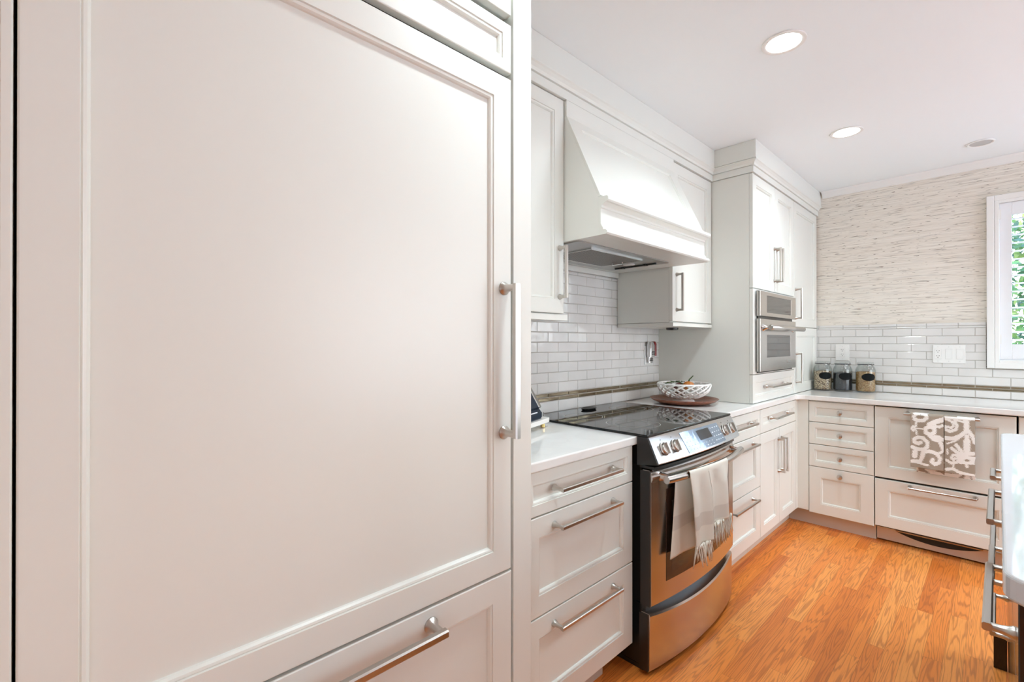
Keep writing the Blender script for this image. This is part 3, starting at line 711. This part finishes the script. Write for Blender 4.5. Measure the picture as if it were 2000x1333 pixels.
# ================================================================ towels
tw1 = thing('kitchen_towel', 'cream fringed linen towel draped over the range handle', 'towel', (.79, 1.9, .75))
def sheet(bm, top, bot, zt, zb, fx, n=26, m=40):
    G = []
    for r in range(m + 1):
        f = r / m; z = zt + (zb - zt) * f
        G.append([bm.verts.new((fx(s / n, f), (top[0] + (top[1] - top[0]) * s / n) * (1 - f) + (bot[0] + (bot[1] - bot[0]) * s / n) * f, z)) for s in range(n + 1)])
    for r in range(m):
        for s in range(n): bm.faces.new((G[r][s], G[r][s + 1], G[r + 1][s + 1], G[r + 1][s]))
def hyx(y): return hx(y)
bm = BM()
def topped(top, bot, zb, fold, ph, amp, n=26):
    # front drop, running over the bar
    G = []
    m = 40
    for r in range(-8, m + 1):
        row = []
        for s in range(n + 1):
            u = s / n
            yt = top[0] + (top[1] - top[0]) * u
            if r < 0:
                a = PI / 2 + PI * .5 * (-r / 8)      # over the bar, to its back
                row.append((hyx(yt) + .0178 * math.cos(a - PI / 2 + 0) * (1 if True else 0), yt, .760 + .0178 * math.sin(PI / 2 * 0 + (-r / 8) * PI)))
            else:
                f = r / m; yb = bot[0] + (bot[1] - bot[0]) * u; y = yt * (1 - f ** .8) + yb * f ** .8
                amp_ = amp * min(1, f * 3.5)
                row.append((hyx(yt) * (1 - .25 * f) + hyx(yb) * .25 * f + .0178 + amp_ * math.sin(fold * PI * u + ph + f * .5) + .004 * f, y, .760 + (zb - .760) * f))
        G.append([bm.verts.new(p) for p in row])
    for A, B_ in zip(G, G[1:]):
        for s in range(n): bm.faces.new((A[s], A[s + 1], B_[s + 1], B_[s]))
topped((1.752, 1.885), (1.778, 1.905), .478, 2.1, .6, .009)
topped((1.880, 2.068), (1.908, 2.095), .535, 2.6, 2.0, .010)
# back drop between handle and door, longer and fanning toward the corner
def bx(u, f): return .7035 + .034 * .9 + .010 + .006 * math.sin(5 * u + 1) * f + (.0) 
sheet(bm, (1.742, 2.060), (1.690, 1.935), .757, .440, lambda u, f: .7035 + bow(1.74 + .3 * u, .034) + .0145 + .004 * math.sin(7 * u + 2 * f), n=30)
o = obj('cloth', bm, LINEN, tw1, recalc=False, smooth=True)
md = o.modifiers.new('thick', 'SOLIDIFY'); md.thickness = .0025
bm = BM(); random.seed(11)
for y0, y1, zt, cnt in ((1.908, 2.095, .535, 60), (1.778, 1.905, .478, 30)):
    for k in range(cnt):
        y = y0 + (y1 - y0) * (k + .5) / cnt; x = hyx(y) + .021 + random.uniform(-.006, .008)
        L = random.uniform(.050, .095); dy = random.uniform(-.012, .012); dx = random.uniform(-.008, .014)
        tube(bm, [(x, y, zt + .004), (x + dx * .2, y + dy * .2, zt - L * .25), (x + dx * .6, y + dy * .7, zt - L * .65), (x + dx, y + dy, zt - L)], [.0012, .0019, .0015, .0008], 5)
        if k % 3 == 0: tube(bm, [(x + .001, y, zt + .003), (x + .002, y, zt - .010)], .0036, 6)
obj('fringe', bm, FRINGE, tw1, smooth=True)

# patterned towel on the dishwasher rail
pw = thing('kitchen_towel', 'taupe and white scroll-patterned towel folded over the rail below the window', 'towel', (1.39, 3.68, .85))
LP = [([(335, 255), (360, 215), (430, 200), (510, 225), (525, 270), (480, 310), (400, 315), (345, 290)], 27), ([(370, 335), (365, 400)], 17), ([(325, 400), (352, 435), (325, 470), (300, 435), (325, 400)], 17), ([(370, 433), (500, 437)], 9),
      ([(370, 465), (378, 520)], 14), ([(570, 395), (630, 430), (628, 490), (570, 520), (512, 490), (508, 430), (570, 395)], 30), ([(560, 370), (640, 330), (770, 290)], 36), ([(640, 385), (700, 405), (745, 380)], 20),
      ([(560, 520), (620, 585), (700, 600), (740, 690), (760, 740)], 30), ([(640, 545), (700, 550), (770, 600)], 22), ([(440, 640), (400, 662), (345, 640), (340, 595), (395, 565), (470, 572), (535, 635), (530, 705), (480, 742), (400, 745), (305, 715)], 27),
      ([(310, 930), (430, 925), (465, 850), (490, 775), (570, 765), (660, 795), (712, 865), (695, 930), (640, 955), (592, 920), (608, 885)], 27), ([(355, 790), (350, 845)], 42), ([(300, 930), (540, 975)], 16), ([(470, 760), (440, 900)], 26), ([(700, 790), (760, 750)], 20)]
RP = [([(825, 395), (868, 410), (905, 385), (900, 335), (850, 300), (785, 285)], 17), ([(785, 390), (800, 440), (860, 462), (945, 430), (958, 370), (920, 310)], 23), ([(775, 262), (1210, 285)], 18), ([(950, 300), (1050, 320), (1110, 300)], 14), ([(1090, 300), (1095, 450)], 40),
      ([(1095, 450), (1000, 525), (900, 565), (780, 560)], 30), ([(1110, 440), (1175, 520), (1205, 610)], 28), ([(815, 640), (930, 600), (1010, 540)], 12), ([(1098, 530), (1096, 760)], 34), ([(1098, 600), (1096, 720)], 50), ([(945, 655), (1020, 745)], 27), ([(880, 705), (1000, 790)], 25), ([(960, 790), (1190, 770)], 28), ([(930, 850), (905, 872), (875, 842), (900, 802), (955, 800), (990, 845), (955, 905), (870, 920), (805, 880)], 20), ([(980, 840), (1195, 845)], 36), ([(1000, 900), (1190, 900)], 24), ([(800, 1015), (900, 1000), (1000, 1050), (1190, 1080)], 22), ([(905, 930), (905, 1000)], 13), ([(817, 725), (820, 790)], 13), ([(1085, 915), (1100, 955)], 22)]
HOLES = [(1100, 868, 36, 17), (570, 455, 34, 24), (1180, 660, 10, 40)]
def pattern(x, z):
    j_ = 9 * math.sin(z * 900) + 6 * math.sin(z * 2100 + x * 40)         # ragged ikat edges
    if x < 1.4: px = 285 + (x - 1.252) / .1465 * 475; S_ = LP
    else: px = 775 + (x - 1.4025) / .1245 * 435; S_ = RP
    py = 200 + (px - 285) * .072 + (.856 - z) / .315 * 800; px += j_
    for cx, cy, rx, ry in HOLES:
        if ((px - cx) / rx) ** 2 + ((py - cy) / ry) ** 2 < 1: return False
    for pts, hw in S_:
        for (x0, y0), (x1, y1) in zip(pts, pts[1:]):
            dx, dy = x1 - x0, y1 - y0; t_ = max(0, min(1, ((px - x0) * dx + (py - y0) * dy) / (dx * dx + dy * dy)))
            if (px - x0 - t_ * dx) ** 2 + (py - y0 - t_ * dy) ** 2 < hw * hw: return True
    return False
def pat_sheet(bm, x0, x1, zt, zb, yf, over, n, m, dz=0):
    G = []
    for r in range(-6 if over else 0, m + 1):
        row = []
        for s in range(n + 1):
            u = s / n; x = x0 + (x1 - x0) * u
            if r < 0: a = PI * (-r / 6); row.append((x, 3.682 - .0115 * math.cos(a), .846 + .0115 * math.sin(a)))
            else: f = r / m; row.append((x + .003 * f * (1 if u > .5 else -1) * 0, yf(u, f), zt + (zb - zt) * f))
        G.append([bm.verts.new(p) for p in row])
    for A, B_ in zip(G, G[1:]):
        for s in range(n):
            fc = bm.faces.new((A[s], A[s + 1], B_[s + 1], B_[s])); c = fc.calc_center_median()
            fc.material_index = 0 if pattern(c.x, c.z + dz) else 1; fc.smooth = True
bm = BM()
pat_sheet(bm, 1.252, 1.3985, .846, .536, lambda u, f: 3.6705 - .006 * f - .003 * math.sin(PI * u) + .002 * math.sin(9 * u), True, 84, 170)
pat_sheet(bm, 1.4025, 1.527, .846, .532, lambda u, f: 3.6705 - .006 * f - .003 * math.sin(PI * u), True, 72, 170)
pat_sheet(bm, 1.276, 1.528, .846, .502, lambda u, f: 3.6945 + .012 * f, False, 120, 170, .22)
o = obj('cloth', bm, [WHITEC, TAUPEC], pw, recalc=False)
md = o.modifiers.new('thick', 'SOLIDIFY'); md.thickness = .002

# ================================================================ things on the counters
def jar(x, y, lab, fill, lvl):
    j_ = thing('storage_jar', lab, 'jar', (x, y, ZT), 'clip-top jars on the window counter')
    c = (x, y, ZT + .0006); r = .0615
    prof = [(.004, 0), (r * .82, 0), (r * .95, .004), (r, .016), (r, .150), (r * .97, .168), (r * .86, .184), (r * .76, .193), (r * .76, .202), (r * .72, .202), (r * .72, .192), (r * .82, .180), (r * .92, .165), (r * .945, .150), (r * .945, .018), (r * .88, .009), (.004, .008)]
    smooth_angle(obj('glass_body', lathe(BM(), prof, c, 40), GLASS, j_), 50)
    obj('contents', lathe(BM(), [(.004, .0095), (r * .86, .0100), (r * .925, .019), (r * .925, lvl - .006), (r * .90, lvl), (r * .5, lvl + .004), (.004, lvl + .002)], c, 32), fill, j_, smooth=False)
    lid = smooth_angle(obj('lid', lathe(BM(), [(.004, .206), (r * .76, .206), (r * .80, .209), (r * .80, .216), (r * .72, .221), (.004, .223)], c, 36), GLASS, j_), 50)
    obj('gasket', lathe(BM(), [(r * .70, .2025), (r * .83, .2025), (r * .84, .204), (r * .83, .2055), (r * .70, .2055)], c, 36), RUBBER, lid)
    bm = BM(); ang = -.9
    tube(bm, [(c[0] + r * .81 * math.cos(a), c[1] + r * .81 * math.sin(a), c[2] + .197) for a in [2 * PI * k / 40 for k in range(40)]], .0018, 6, cyc=True)
    dx, dy = math.cos(ang), math.sin(ang)
    def P(rr, t_, h_): return (c[0] + rr * dx - t_ * dy, c[1] + rr * dy + t_ * dx, c[2] + h_)
    for s in (-1, 1):
        tube(bm, [P(r * .82, s * .012, .197), P(r * .98, s * .012, .205), P(r * .93, s * .010, .216)], .0014, 6)
        tube(bm, [P(r * .82, s * .016, .197), P(r * .98, s * .014, .180), P(r * .99, s * .006, .165)], .0014, 6)
    tube(bm, [P(r * .99, -.006, .165), P(r * .99, .006, .165)], .0014, 6)
    obj('wire_clasp', bm, CHROME, j_, smooth=True)
    bm = BM(); ca = math.atan2(0 - y, 1.62 - x) + .33; rings = []
    for q in range(25):
        f = -1 + q / 12; hh = .0270 * math.sqrt(max(.002, 1 - f * f)); aa = ca + .72 * f
        rings.append([(c[0] + rad * math.cos(aa), c[1] + rad * math.sin(aa), c[2] + .114 + e_ * hh) for rad, e_ in ((r + .0004, -1), (r + .0013, -1), (r + .0013, 1), (r + .0004, 1))])
    loops(bm, rings)
    obj('chalk_label', bm, CHALK, j_)
jar(.685, 4.195, 'clip-top glass jar of speckled pale beans, nearest the corner cabinet', BEANS, .145)
jar(.808, 4.215, 'clip-top glass jar of blue-black grain, middle of the three jars', DARKGR, .138)
jar(.944, 4.235, 'clip-top glass jar of golden grain, farthest from the corner cabinet', GRAIN, .148)

pc_ = (.308, 2.690)
o = smooth_angle(obj('platter', lathe(BM(), [(.004, 0), (.115, 0), (.150, .006), (.180, .018), (.194, .029), (.1955, .0315), (.192, .0325), (.174, .0245), (.145, .0135), (.110, .0095), (.004, .0095)], (*pc_, ZT + .0006), 64), WALNUT), 40)
tag(o, 'round dark wooden platter under the white lattice bowl', 'platter')
# lattice bowl
bz = ZT + .0106
bw = thing('lattice_bowl', 'white ceramic lattice bowl standing on the wooden platter', 'bowl', (*pc_, bz))
smooth_angle(obj('foot', lathe(BM(), [(.004, 0), (.062, 0), (.063, .004), (.056, .012), (.054, .020), (.070, .026), (.004, .027)], (*pc_, bz), 48), CERAMIC, bw), 40)
def brad(f): return .066 + (.147 - .066) * (1 - (1 - f) ** 2.1)
def bpt(a, f, dr=0.0): r = brad(f) + dr; return (pc_[0] + r * math.cos(a), pc_[1] + r * math.sin(a), bz + .024 + .083 * f ** 1.25)
bm = BM()
for k in range(17):
    a0 = 2 * PI * k / 17
    tube(bm, [bpt(a0 + 1.15 * f, f, .0035) for f in [q / 16 for q in range(17)]], .0050, 8)
    tube(bm, [bpt(a0 + .13 - 1.15 * f, f, -.0035) for f in [q / 16 for q in range(17)]], .0050, 8)
obj('lattice', bm, CERAMIC, bw, smooth=True)
bm = BM(); tube(bm, [bpt(2 * PI * k / 64, 1.0, 0) for k in range(64)], .0062, 10, cyc=True); obj('rim', bm, CERAMIC, bw, smooth=True)
def gourd(x, y, z, r, m, name, lab, stem=True, sq=.8):
    th = thing(name, lab, 'fruit', (x, y, z - r * sq)); bm = BM(); rings = []
    for q in range(13):
        f = q / 12; t_ = PI * f; rings.append([(x + (r * max(.03, math.sin(t_)) * (1 + .07 * math.cos(8 * a))) * math.cos(a), y + (r * max(.03, math.sin(t_)) * (1 + .07 * math.cos(8 * a))) * math.sin(a), z - r * sq * math.cos(t_)) for a in [2 * PI * k / 32 for k in range(32)]])
    obj('body', loops(bm, rings), m, th, smooth=True)
    if stem: obj('stem', tube(BM(), [(x, y, z + r * sq - .004), (x + .004, y + .006, z + r * sq + .012), (x + .012, y + .014, z + r * sq + .022), (x + .022, y + .016, z + r * sq + .034)], [.005, .004, .0035, .003], 8), GREEN, th, smooth=True)
gourd(pc_[0] + .02, pc_[1] + .02, bz + .094, .034, ORANGE, 'gourd', 'orange-brown ribbed gourd with a curled green stem in the lattice bowl')
gourd(pc_[0] - .045, pc_[1] + .045, bz + .078, .038, DARKBEAN, 'dark_fruit', 'dark red round fruit lying deep in the lattice bowl', False)
gourd(pc_[0] + .005, pc_[1] - .068, bz + .062, .033, mat('brown_dry_fruit', (.10, .05, .03), .5), 'brown_fruit', 'brown round fruit seen through the lattice of the bowl', False)
th = thing('leafy_sprig', 'dark green leafy sprig lying over the fruit in the lattice bowl', 'sprig', (pc_[0] - .05, pc_[1] - .02, bz + .09))
obj('stem', tube(BM(), [(pc_[0] - .095, pc_[1] - .055, bz + .105), (pc_[0] - .06, pc_[1] - .035, bz + .116), (pc_[0] - .02, pc_[1] - .02, bz + .117), (pc_[0] + .01, pc_[1] - .03, bz + .108)], .0035, 8), GREEN, th, smooth=True)
for k, (dx, dy, dz, a) in enumerate(((-.085, -.05, .108, .6), (-.06, -.03, .114, 1.9), (-.035, -.03, .118, -.4), (-.01, -.02, .116, 1.2), (-.07, -.045, .112, -1.2))):
    bm = BM(); L, W = .034, .012
    pts = [(t_, W * math.sin(PI * t_ / L) * s, .006 * math.sin(PI * t_ / L)) for s, rng in ((1, range(9)), (-1, range(8, -1, -1))) for t_ in [L * max(.02, min(.98, q / 8)) for q in rng]]
    rr = [[(pc_[0] + dx + p * math.cos(a) - q * math.sin(a), pc_[1] + dy + p * math.sin(a) + q * math.cos(a), bz + dz + s + e_) for p, q, s in pts] for e_ in (0, .0012)]
    obj('leaf', loops(bm, rr), GREEN, th)

# white slab on brass feet with the leaning glass appliance
A = Vector((.274, 1.525)); dl = Vector((-.28, .96)).normalized(); din = Vector((-.96, -.28)).normalized()
def SP(s, t_, z): p = A - dl * -s + din * t_ if False else A + dl * s + din * t_; return (p.x, p.y, z)
sl = thing('raised_board', 'white board on small brass feet beside the refrigerator panel', 'board', (.2, 1.4, ZT))
obj('board', loops(BM(), [[SP(s, t_, z) for s, t_ in ((-.42, 0), (-.02, 0), (-.006, .004), (0, .018), (0, .19), (-.42, .19))] for z in (.936, .955)]), SLABM, sl, bevel=.002)
for s, t_ in ((-.035, .022), (-.39, .022), (-.035, .165), (-.39, .165)):
    p = SP(s, t_, 0); obj('foot', lathe(BM(), [(.009, 0), (.010, .002), (.010, .0205), (.009, .0215)], (p[0], p[1], ZT + .0005), 18), BRASS, sl, smooth=False)
ap = thing('tabletop_appliance', 'dark glass appliance with a chrome-edged leaning front on the raised board', 'appliance', (.2, 1.35, .955))
def prof2(s0, s1, sec): return loops(BM(), [[SP(s, t_, z) for t_, z in sec] for s in (s0, s1)])
obj('base', prof2(-.36, -.058, [(.016, .9556), (.016, .985), (.028, .999), (.175, .999), (.175, .9556)]), NAVY, ap, bevel=.002)
obj('glass_front', prof2(-.36, -.075, [(.028, 1.0), (.022, 1.006), (.118, 1.160), (.135, 1.160), (.135, 1.0)]), NAVY, ap)
obj('chrome_side', prof2(-.0745, -.052, [(.026, 1.0), (.018, 1.006), (.116, 1.166), (.128, 1.170), (.134, 1.160), (.134, 1.0)]), CHROME, ap, bevel=.003)
obj('chrome_foot', prof2(-.057, -.044, [(.012, .962), (.012, .984), (.05, .984), (.05, .962)]), CHROME, ap, bevel=.002)
bm = prof2(-.30, -.10, [(.0152, .985), (.0145, .985), (.0145, .9895), (.0152, .9895)]); obj('badge_strip', bm, LEDTXT, ap)

# ---- outlets and switches
def plate(name, lab, cat, F, a0, a1, z0, z1, kinds, grp=None):
    p0 = F((a0 + a1) / 2, 0, z0)
    th = thing(name, lab, cat, p0)
    bm = BM(); fbox(bm, F, a0, a1, .0126, .0185, z0, z1); obj('cover_plate', bm, PLASTIC, th, bevel=.002)
    n = len(kinds); wd = (a1 - a0) / n; zc = (z0 + z1) / 2
    for k, kd in enumerate(kinds):
        a = a0 + wd * (k + .5)
        bm = BM(); fbox(bm, F, a - .0165, a + .0165, .0186, .0205, zc - .034, zc + .034)
        if kd == 's':
            o = obj('rocker_switch', bm, PLASTIC, th, bevel=.001)
        else:
            o = obj('receptacle', bm, PLASTIC, th, bevel=.001)
            bm = BM()
            for s in (-1, 1):
                for q in (-.006, .006): fbox(bm, F, a + q - .0012, a + q + .0012, .0204, .0208, zc + s * .0175 + .002, zc + s * .0175 + .009)
                fbox(bm, F, a - .002, a + .002, .0204, .0208, zc + s * .0175 - .008, zc + s * .0175 - .003)
            obj('socket_slot', bm, SLOT, o)
        bm = BM(); fbox(bm, F, a - .0168, a + .0168, .01855, .0187, zc - .0345, zc + .0345); obj('shadow_gap', bm, mat('switch_gap_grey', (.45, .44, .42), .7), th)
        bm = BM()
        for s in (-1, 1): fbox(bm, F, a - .002, a + .002, .0186, .0191, zc + s * .0485 - .002, zc + s * .0485 + .002)
        obj('screw', bm, mat('plate_screw', (.6, .59, .57), .4), th)
plate('wall_outlet', 'white double outlet above the jars on the tiled window wall', 'outlet', FB, .742, .829, 1.140, 1.262, 'o')
plate('switch_plate', 'white wide plate with an outlet and two rocker switches beside the window', 'switch', FB, 1.304, 1.467, 1.139, 1.262, 'oss')
plate('wall_outlet', 'white outlet behind the range, partly covered by the plugged-in gadget', 'outlet', FL, 2.735, 2.815, 1.135, 1.256, 'o')
pg = thing('plug_in_gadget', 'clear and dark red plug-in gadget on the outlet behind the range', 'gadget', (.045, 2.79, 1.16))
PGL = mat('clear_gadget_plastic', (.62, .62, .62), .08, .7)
bm = loops(BM(), [rrect(.0245, .058, 2.745, 2.802, .010, z) for z in (1.185, 1.262)] + [rrect(.028, .052, 2.752, 2.796, .010, 1.284)])
smooth_angle(obj('body', bm, PGL, pg), 40)
smooth_angle(obj('red_side', loops(BM(), [rrect(.026, .0605, 2.8025, 2.822, .008, z) for z in (1.192, 1.27)] + [rrect(.028, .054, 2.8025, 2.814, .005, 1.286)]), REDP, pg), 40)
smooth_angle(obj('lower_grip', loops(BM(), [rrect(.0245, .044, 2.755, 2.80, .008, z) for z in (1.146, 1.184)]), PGL, pg), 40)
bm = BM()
for z in (1.200, 1.214, 1.168, 1.158): box(bm, .0445 if z < 1.18 else .0585, .046 if z < 1.18 else .0592, 2.758, 2.795, z, z + .006)
obj('dark_slot', bm, BLACK, pg)

# ================================================================ island
it = rrect(1.6245, 2.62, 1.050, 2.752, .05, 0, 8)
o = slab('island_countertop', [(p[0], p[1]) for p in it], .874, .914, 'white marble island countertop with rounded corners, reflecting the window', ISLE)
il = thing('kitchen_island', 'dark espresso kitchen island with glossy drawer fronts and steel pulls', 'island', (2.1, 1.9, 0))
obj('body', boxm(1.662, 2.58, 1.105, 2.70, .105, .8725), ESPRESSO, il)
obj('toe_kick', boxm(1.74, 2.50, 1.20, 2.62, .001, .104), ESPRESSO, il)
W = Face('W', 1.642)
hs = {0: (1.45, .737, .34), 1: (1.925, .812, .35), 2: (2.50, .79, .14)}
for k, (y0, y1) in enumerate(((1.112, 1.640), (1.645, 2.165), (2.170, 2.695))):
    for z0, z1 in ((.660, .868), (.395, .655), (.112, .390)):
        bm = loops(BM(), [[W(a0, dd, c0), W(a1, dd, c0), W(a1, dd, c1_), W(a0, dd, c1_)] for a0, a1, c0, c1_, dd in ((y0, y1, z0, z1, -.018), (y0, y1, z0, z1, -.002), (y0 + .002, y1 - .002, z0 + .002, z1 - .002, 0))])
        d = obj('drawer', bm, ESPRESSO, il)
        if z0 > .6: hy, hz, hl = hs[k]
        elif z0 > .3: hy, hz, hl = ((y0 + y1) / 2, .575, .34)
        else: hy, hz, hl = ((y0 + y1) / 2, .30, .34)
        if k == 1 and .3 < z0 < .6: hy, hz, hl = 2.17 - .17, .62, .30
        if (k == 0 and z0 < .6) or (k == 1 and z0 < .3): continue
        smooth_angle(obj('handle', handle_bm(W, hy, hz, hl, False, proj=.045, wd=.015, flare=.013), NICKEL, d), 30)
o = obj('corner_foot', boxm(1.604, 1.641, 2.64, 2.70, .001, .125), ESPRESSO, il, bevel=.002)
obj('foot_cap', boxm(1.602, 1.641, 2.638, 2.70, .1255, .135), NICKEL, o)

# ================================================================ ceiling fittings
def downlight(x, y, lab, on=True, grp='recessed ceiling lights', r=.078, dim=1.0):
    th = thing('recessed_light' if on else 'unlit_ceiling_fitting', lab, 'ceiling light' if on else 'ceiling fitting', (x, y, ZC), grp if on else None)
    z = ZC - .0008
    smooth_angle(obj('trim_ring', lathe(BM(), [(r * .80, 0), (r, 0), (r * .99, -.004), (r * .90, -.006), (r * .79, -.003)], (x, y, z), 48, caps=False), TRIM, th), 40)
    obj('lens' if on else 'face_disc', lathe(BM(), [(r * .785, -.0006), (r * .785, -.0022), (.004, -.0026)], (x, y, z), 40, caps=True), LENS if on else OFFLENS, th)
    if on:
        ld = bpy.data.lights.new('lamp', 'SPOT'); ld.energy = SPOT * dim; ld.color = WARM; ld.spot_size = math.radians(146); ld.spot_blend = 1.0; ld.shadow_soft_size = .055
        lo = bpy.data.objects.new('lamp', ld); C.collection.objects.link(lo); lo.parent = th; lo.location = (0, 0, -.012)
downlight(1.035, 2.050, 'lit round recessed ceiling light above the range and island')
downlight(1.028, 3.180, 'lit round recessed ceiling light toward the corner oven cabinet', dim=.8)
downlight(1.548, 3.925, 'small grey round fitting in the ceiling near the window crown', False, r=.062)  # unlit fitting with a plain grey face
for x, y in ((1.035, .90), (2.5, 2.05), (2.5, 3.18), (3.75, 2.05), (3.75, 3.18)):  # unseen lamps: nearest follows the handle shadows, farther rows added for even light
    downlight(x, y, 'unseen round recessed ceiling light, put outside the view to light the room', grp='unseen recessed lights for room light', dim=.95 if y < 1 else 1)

# ================================================================ garden outside the window
random.seed(5)
def shrub(x, y, h, r, lab, n):
    th = thing('garden_tree', lab, 'tree', (x, y, -.3), 'garden trees outside the window')
    obj('trunk', tube(BM(), [(x, y, -.3), (x + .05, y, h * .3), (x, y + .05, h * .55)], [.10, .08, .05], 10), BARK, th, smooth=True)
    bm = BM()
    for k in range(n):
        a, b_ = random.uniform(0, 2 * PI), math.acos(random.uniform(-1, 1)); q = r * random.uniform(.25, 1.0) ** .6
        c = Vector((x + q * math.sin(b_) * math.cos(a), y + q * .8 * math.sin(b_) * math.sin(a), h * .55 + q * 1.25 * math.cos(b_)))
        u = Vector((random.gauss(0, 1), random.gauss(0, 1), random.gauss(0, 1))).normalized(); v_ = u.orthogonal().normalized(); L = random.uniform(.03, .075)
        vs = [bm.verts.new(c + u * L), bm.verts.new(c + v_ * L * .45), bm.verts.new(c - u * L), bm.verts.new(c - v_ * L * .45)]
        bm.faces.new(vs)
    obj('foliage', bm, LEAF, th, recalc=False)
shrub(1.55, 7.6, 2.9, 1.45, 'bushy green garden tree seen between the shutter slats', 7500)
shrub(4.9, 9.2, 3.4, 1.5, 'leafy green tree farther along outside the window', 5000)
struct('ground', boxm(-15, 20, -18, 25, -.5, -.12), BOUNCE_GROUND, 'unseen pale ground outside, lightened to bounce daylight onto the ceiling', 'ground')
